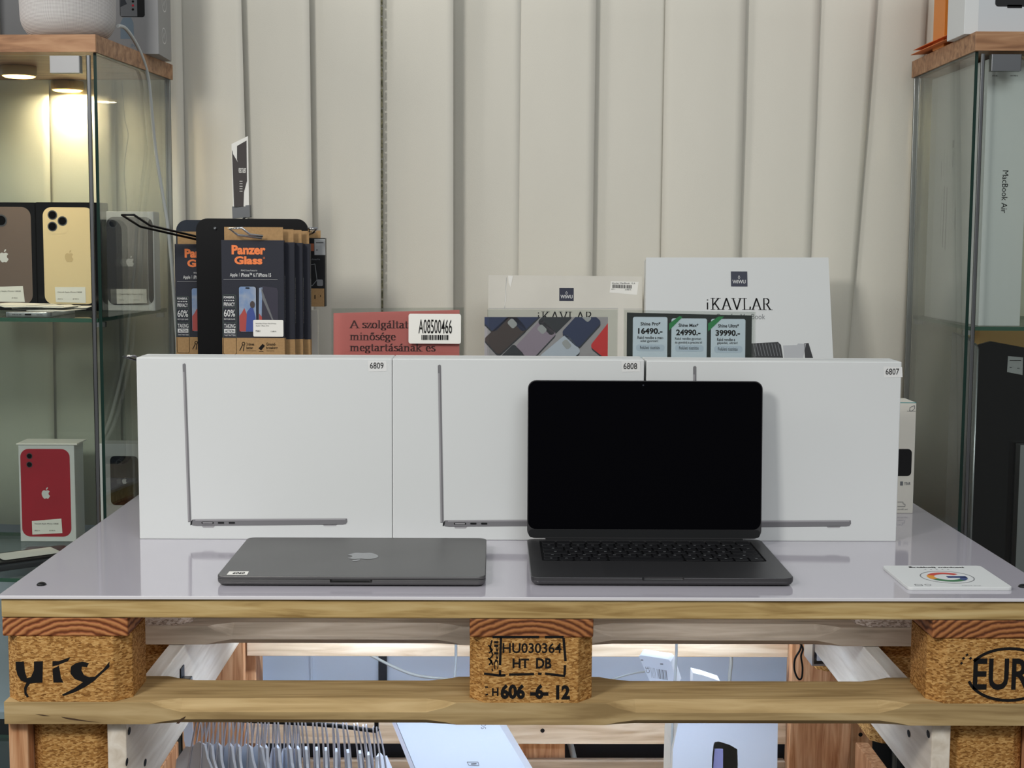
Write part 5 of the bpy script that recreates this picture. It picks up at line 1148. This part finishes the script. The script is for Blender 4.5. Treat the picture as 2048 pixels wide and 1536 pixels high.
# lower shelf: red phone box, half hidden box, phone in case
Yr_ = at(85, 1083, Z=ZL2).y
t, Fr = phone_box((36, 890, 148), Yr_, ZL2, 'white', 'red', 'white phone box showing a red phone, on the lower glass shelf', [(59,912,6), (59,929,6)], (45, 898, 139, 1073), [(64,1042),(123,1037),(125,1066),(65,1069)], depth=0.055, group='phone boxes in the left cabinet')
mb = MB(); z_ = at(90, 890, Y=Yr_).z; x0, x1 = at(33, 890, Y=Yr_).x, at(150, 890, Y=Yr_).x; mb.box(x0, x1+0.004, Yr_-0.002, Yr_+0.057, z_+0.0002, z_+0.003); obj('lid_top', mb, 'label', t, bevel=0.0006)
phone_box((197, 888, 280), 0.90, ZL2, 'white', 'blackgloss', 'white phone box with a dark picture, behind the left cabinet corner', [(238,925,6)], (222, 912, 276, 1010), None, depth=0.045, group='phone boxes in the left cabinet')
a = at(-10, 1110, Y=0.66)
t = thing('phone_in_case', 'dark phone lying in a rubber case on the lower glass shelf', 'phone', (at(60, 1120, Z=ZL2).x, 0.72, ZL2), radians(-52))
mb = MB(); mb.slab(0, 0, 0.085, 0.165, 0.0, 0.010, 0.014, 0.003, 0.002); cs = obj('rubber_case', mb, 'charcoal_case', t, world=False)
mb = MB(); mb.slab(0, 0, 0.073, 0.152, 0.010, 0.0135, 0.012, 0.001, 0); obj('phone_body', mb, 'black', t, world=False)
mb = MB(); mb.slab(0.004, 0.0, 0.05, 0.095, 0.0135, 0.0143, 0.004, T=lambda p: Vector((p.x, p.y, p.z+max(0, (abs(p.y)-0.03))*0.10))); obj('price_sticker', mb, 'label', t, world=False)

# ------------------------------------------------------------------ on the left cabinet
c = at(185-55, 71, Z=ZLT)
R_ = 0.071; sc_y = LC[1]+0.085
pc_ = at(137, 60, Y=sc_y)
t = thing('mesh_speaker', 'rounded speaker in light grey woven mesh on the left cabinet', 'speaker', (pc_.x, sc_y, ZLT))
prof = [(0.001, ZLT), (0.045, ZLT+0.0005)]
for k in range(9): a_ = -pi/2+k*pi/2/8; prof.append((R_-0.032+0.032*cos(a_), ZLT+0.038+0.036*sin(a_)))
prof += [(R_+0.001, ZLT+0.07), (R_+0.0015, ZLT+0.10), (R_, ZLT+0.125), (R_-0.012, ZLT+0.155), (0.04, ZLT+0.168), (0.001, ZLT+0.169)]
# honeycomb weave by bump from wave textures around the body
mm = M['mesh_fabric']; n = mm.node_tree; b_ = n.nodes['Principled BSDF']
tcn = n.nodes.new('ShaderNodeTexCoord'); sep = n.nodes.new('ShaderNodeSeparateXYZ'); n.links.new(tcn.outputs['Object'], sep.inputs[0])
at2 = n.nodes.new('ShaderNodeMath'); at2.operation = 'ARCTAN2'; n.links.new(sep.outputs['Y'], at2.inputs[0]); n.links.new(sep.outputs['X'], at2.inputs[1])
def mth(op, a, b=None, v=None):
    q = n.nodes.new('ShaderNodeMath'); q.operation = op; n.links.new(a, q.inputs[0])
    if b is not None: n.links.new(b, q.inputs[1])
    if v is not None: q.inputs[1].default_value = v
    return q.outputs[0]
ua = mth('MULTIPLY', at2.outputs[0], v=130.0); va = mth('MULTIPLY', sep.outputs['Z'], v=1750.0)
s1 = mth('SINE', mth('ADD', ua, va)); s2 = mth('SINE', mth('SUBTRACT', ua, va)); pr2 = mth('MULTIPLY', s1, s2)
rmp = n.nodes.new('ShaderNodeValToRGB'); rmp.color_ramp.elements[0].position = 0.0; rmp.color_ramp.elements[1].position = 0.45
rmp.color_ramp.elements[0].color = lin((120, 116, 114))+(1,); rmp.color_ramp.elements[1].color = lin((206, 203, 200))+(1,)
n.links.new(mth('ADD', mth('MULTIPLY', pr2, v=0.5), v=0.35), rmp.inputs[0]); n.links.new(rmp.outputs[0], b_.inputs['Base Color'])
mb = MB(); mb.lathe(prof, pc_.x, sc_y, 96); obj('mesh_body', mb, 'mesh_fabric', t)
# cable
CB = [(236,52,LC[1]+0.10), (250,56,LC[1]+0.13), (268,80,LC[1]+0.17), (285,115,LC[1]+0.20), (297,160,LC[1]+0.235), (304,230,LC[1]+0.25), (311,300,LC[1]+0.26), (322,370,LC[1]+0.26), (335,450,LC[1]+0.26), (344,540,LC[1]+0.26), (351,640,LC[1]+0.25), (356,720,LC[1]+0.24), (360,840,LC[1]+0.2), (362, 900, LC[1]+0.16)]
mb = MB(); mb.tube([at(x, y, Y=Y_) for x, y, Y_ in CB], 0.0029, 10, smoothpath=6); obj('power_cable', mb, 'cable', None, 'pale grey cable falling from the mesh speaker down past the left cabinet', 'cable')
mb = MB(); mb.tube([at(x, y, Y=0.965) for x, y in ((244,155),(246,200),(250,240),(256,270),(252,300),(248,340),(252,400),(254,470))], 0.0010, 6, smoothpath=5); obj('thin_wire', mb, 'cable', None, 'hair-thin grey wire hanging behind the side glass of the left cabinet', 'cable')
# boxes behind the speaker
p = PL(0.13, 0.30)
t = thing('product_box', 'grey product box with round white icons behind the mesh speaker', 'box', (at(290, 100, Y=0.86).x, 0.86, ZLT))
x0, x1, x2 = at(238, 60, Y=0.80).x, at(317, 60, Y=0.80).x, at(342, 60, Y=0.90).x
FA_ = Face((x0, 0.80, ZLT), (1, 0, 0), (0, 0, 1))
mb = MB(); L = [Vector((x0-0.05, 0.80, ZLT+0.0002)), Vector((x1, 0.80, ZLT+0.0002)), Vector((x2, 0.90, ZLT+0.0002)), Vector((x0-0.05, 0.93, ZLT+0.0002))]; mb.prism(L, (0, 0, 0.24)); obj('carton', mb, 'greybox', t, bevel=0.001)
mb = MB(); FA_.pxrect(mb, 240, -60, 288, 34, 1, 0.004); q_ = obj('device_picture', mb, 'bezel', t)
mb = MB(); FA_.pxrect(mb, 241, -60, 273, 33, 2); obj('device_screen', mb, 'greyprint', q_)
mb = MB(); FA_.pxpoly(mb, [(241,14),(254,8),(246,-10),(241,-4)], 3); obj('picture_fern', mb, 'charcoal_case', q_)
for y_, mt_ in ((3, 'ink'), (11, 'red'), (19, 'ink')): mb = MB(); u_, v_ = FA_.uv(266, y_); FA_.poly(mb, circ(u_, v_, 0.002, n=10), 3); obj('picture_dot', mb, mt_, q_)
mb = MB(); FA_.pxpoly(mb, [(241,46),(246,35),(262,35),(267,46),(268,78),(241,78)], 1); FA_.pxtext(mb, 'IN', 262, 88, 270, 94, 1, bold=0.02); obj('bottle_picture', mb, mat('bottle_print', (110, 126, 138), 0.5), t)
FSd = Face((x1, 0.80, ZLT), (x2-x1, 0.10, 0), (0, 0, 1)); mb = MB()
for y_ in (8, 72):
    u_, v_ = FSd.uv(328, y_); FSd.stroke(mb, circ(u_, v_, 0.017, 0.0125, 20), 0.0016, 1, closed=True); FSd.stroke(mb, [(u_-0.006, v_-0.004), (u_, v_+0.005), (u_+0.006, v_-0.004)], 0.0014, 1)
obj('round_icons', mb, 'white_ink', t)
mb = MB(); x0 = at(5, 30, Y=0.86).x; x1 = at(40, 30, Y=0.86).x; mb.box(x0-0.004, x1+0.03, 0.86, 0.93, ZLT+0.0002, ZLT+0.22); obj('dark_carton', mb, 'greyprint', None, 'dark grey carton standing left behind the mesh speaker', 'box')
mb = MB(); mb.box(x0-0.10, x0-0.0045, 0.80, 0.90, ZLT+0.0002, ZLT+0.24); obj('white_carton', mb, 'offwhite', None, 'pale carton at the top left corner of the picture', 'box')

# ------------------------------------------------------------------ in and on the right cabinet
t = thing('tall_laptop_box', 'tall white laptop box standing on end in the right cabinet', 'box', (0.76, 0.80, ZR1))
xw = at(1966, 400, Y=0.665).x
ztp = at(1966, 118, Y=0.665).z
mb = MB(); mb.box(xw, xw+0.066, 0.665, 0.955, ZR1, ztp); obj('carton', mb, 'white', t, bevel=0.0012)
F9 = Face((xw, 0.665, ZR1), (1, 0, 0), (0, 0, 1))
mb = MB(); F9.pxtext(mb, 'MacBook Air', 2002, 341, 2017, 426, 1, rot=-90); F9.pxtext(mb, 'Használt MacBook Air 13', 1985, 135, 2040, 139, 1); F9.pxtext(mb, 'AP0182', 1984, 150, 1995, 153, 1); F9.pxtext(mb, '349 990 Ft', 2020, 150, 2036, 153, 1); obj('spine_text', mb, 'ink', t)
F10 = Face((xw, 0.665, ZR1), (0, 1, 0), (0, 0, 1)); mb = MB()
for x_, y0_, y1_ in ((1905,280,296),(1905,300,335),(1898,285,350),(1893,290,352),(1887,300,355),(1882,320,355),(1909,415,458),(1891,375,500),(1886,372,495),(1881,390,480)):
    F10.pxrect(mb, x_, y0_, x_+2.5 if y0_ != 280 else x_+4, y1_, 1)
obj('side_print', mb, 'midgrey_ink', t)
# dark slab display below
t = thing('flat_display', 'large black glass screen with silver edge standing in the right cabinet', 'screen', (0.80, 0.80, -0.35))
ysl = 0.70; pA = at(1957, 700, Y=ysl); FS_ = [Vector((pA.x, ysl, 0)), Vector((pA.x+0.30, ysl-0.0, 0)), Vector((pA.x+0.30, ysl+0.008, 0)), Vector((pA.x, ysl+0.008, 0))]
mb = MB(); zt0, zt1 = at(1957, 680, Y=ysl).z, at(2048, 702, Y=ysl).z
mb.prism([Vector((pA.x, ysl, -0.348)), Vector((pA.x+0.30, ysl, -0.348)), Vector((pA.x+0.30, ysl, zt1-0.035)), Vector((pA.x+0.02, ysl, zt0-0.002)), Vector((pA.x, ysl, zt0-0.008))], (0, 0.008, 0)); gp = obj('screen', mb, 'blackgloss', t)
pB = at(1903, 690, Y=ysl+0.10)
mb = MB(); q1_, q2_ = Vector((pA.x, ysl, 0)), Vector((pB.x, ysl+0.10, 0)); L = [Vector((q1_.x-0.001, q1_.y, -0.348)), Vector((q2_.x, q2_.y, -0.348)), Vector((q2_.x, q2_.y, zt0+0.006)), Vector((q1_.x-0.012, q1_.y+0.02, zt0+0.002)), Vector((q1_.x-0.001, q1_.y, zt0-0.012))]; mb.prism(L, (0.004, 0.001, 0)); obj('silver_edge', mb, mat('matte_silver', (128, 128, 126), 0.5), t)
mb = MB(); mb.tube([Vector((q1_.x-0.001, q1_.y-0.001, -0.348)), Vector((q1_.x-0.001, q1_.y-0.001, zt0-0.014))], 0.0016, 8); obj('edge_rim', mb, 'silver', t)
Fs = Face((pA.x, ysl, 0), (1, 0, 0), (0, 0, 1)); mb = MB(); Fs.pxpoly(mb, [(2016,712),(2046,715),(2045,750),(2014,744)], 1); st = obj('price_sticker', mb, 'midgrey_ink', gp)
mb = MB(); Fs.pxrect(mb, 2019, 720, 2042, 721.5, 3); Fs.pxrect(mb, 2019, 734, 2023, 735, 3); Fs.pxrect(mb, 2034, 736, 2039, 737, 3); obj('sticker_print', mb, 'ink', st)
mb = MB(); a = at(2041, 890, Y=0.675); mb.box(a.x, a.x+0.03, 0.675, 0.695, -0.348, a.z); obj('silver_stand', mb, 'silver', None, 'upright silver strip at the right edge in front of the black screen', 'stand')
mb = MB(); a = at(1958, 700, Y=0.93); b = at(2080, 620, Y=0.93); mb.box(a.x, b.x, 0.93, 0.965, -0.348, ZR1-0.02); obj('tan_carton', mb, 'tan', None, 'tan cardboard carton behind the black screen in the right cabinet', 'box')
# top of right cabinet
t = thing('device_box', 'white box with a black device picture on the right cabinet', 'box', (at(1990, 60, Y=0.68).x, 0.68, ZRT))
x0 = at(1928, 60, Y=0.655).x; xm_ = at(1957, 60, Y=0.655).x
mb = MB(); mb.box(x0, x0+0.25, 0.655, 0.74, ZRT+0.0002, ZRT+0.2); obj('carton', mb, 'white', t, bevel=0.001)
F11 = Face((x0, 0.655, ZRT), (1, 0, 0), (0, 0, 1)); mb = MB(); F11.pxrect(mb, 1990, -60, 2090, 13, 1, 0.005); F11.pxrect(mb, 2014, 10, 2044, 16, 1, 0.001); obj('device_picture', mb, 'bezel', t)
mb = MB(); F11.pxrect(mb, 1956, -70, 2090, 64, 1); obj('front_print', mb, mat('palegrey', (196, 200, 202), 0.5), t)
for o_ in t.children:
    if o_.name.startswith('device_picture'):
        for v in o_.data.vertices: v.co.y -= 0.0004
t = thing('orange_box', 'glossy orange box with a white rotated label on the right cabinet', 'box', (at(1905, 60, Y=0.80).x, 0.80, ZRT))
x0, x1 = at(1888, 60, Y=0.80).x, at(1932, 60, Y=0.80).x
mb = MB(); mb.box(x0, x1+0.05, 0.80, 0.86, ZRT+0.0002, ZRT+0.2); obj('carton', mb, 'orange', t, bevel=0.001)
F12 = Face((x0, 0.80, ZRT), (1, 0, 0), (0, 0, 1)); mb = MB(); F12.pxrect(mb, 1901, -50, 1921, 38, 1); lb_ = obj('label_strip', mb, 'label', t)
mb = MB(); F12.pxtext(mb, 'Passion', 1904, -42, 1917, 34, 2, rot=90, bold=0.02); obj('label_text', mb, 'ink', lb_)
for k, (dx, dz, tl, lb) in enumerate(((0.0, 0.0, 0.10, 'orange padded envelope, lower of the two on the right cabinet'), (0.006, 0.007, 0.13, 'orange padded envelope, upper of the two on the right cabinet'))):
    a = at(1815+k*5, 117-k*4, Y=0.95); mb = MB()
    rings = []
    for j in range(9):
        s = j/8; w_ = 0.13; th = 0.0006+0.0032*sin(pi*min(max(s, 0.02), 0.98))
        xx = a.x+0.004+s*0.10; zz = ZRT+0.0045+dz+0.0012*k+0.004*s*(1-s)*4*0.6
        rings.append([Vector((xx, 0.945-0.20, zz)), Vector((xx, 0.945, zz-0.0002)), Vector((xx, 0.945, zz+th*0.6)), Vector((xx, 0.845, zz+th*1.5)), Vector((xx, 0.745, zz+th*0.6)), Vector((xx, 0.745, zz+0.0002))])
    mb.rings(rings, smooth=False); obj('padded_envelope', mb, 'envelope', None, lb, 'envelope', 'orange envelopes on the right cabinet')
print('objects', len(S.objects))
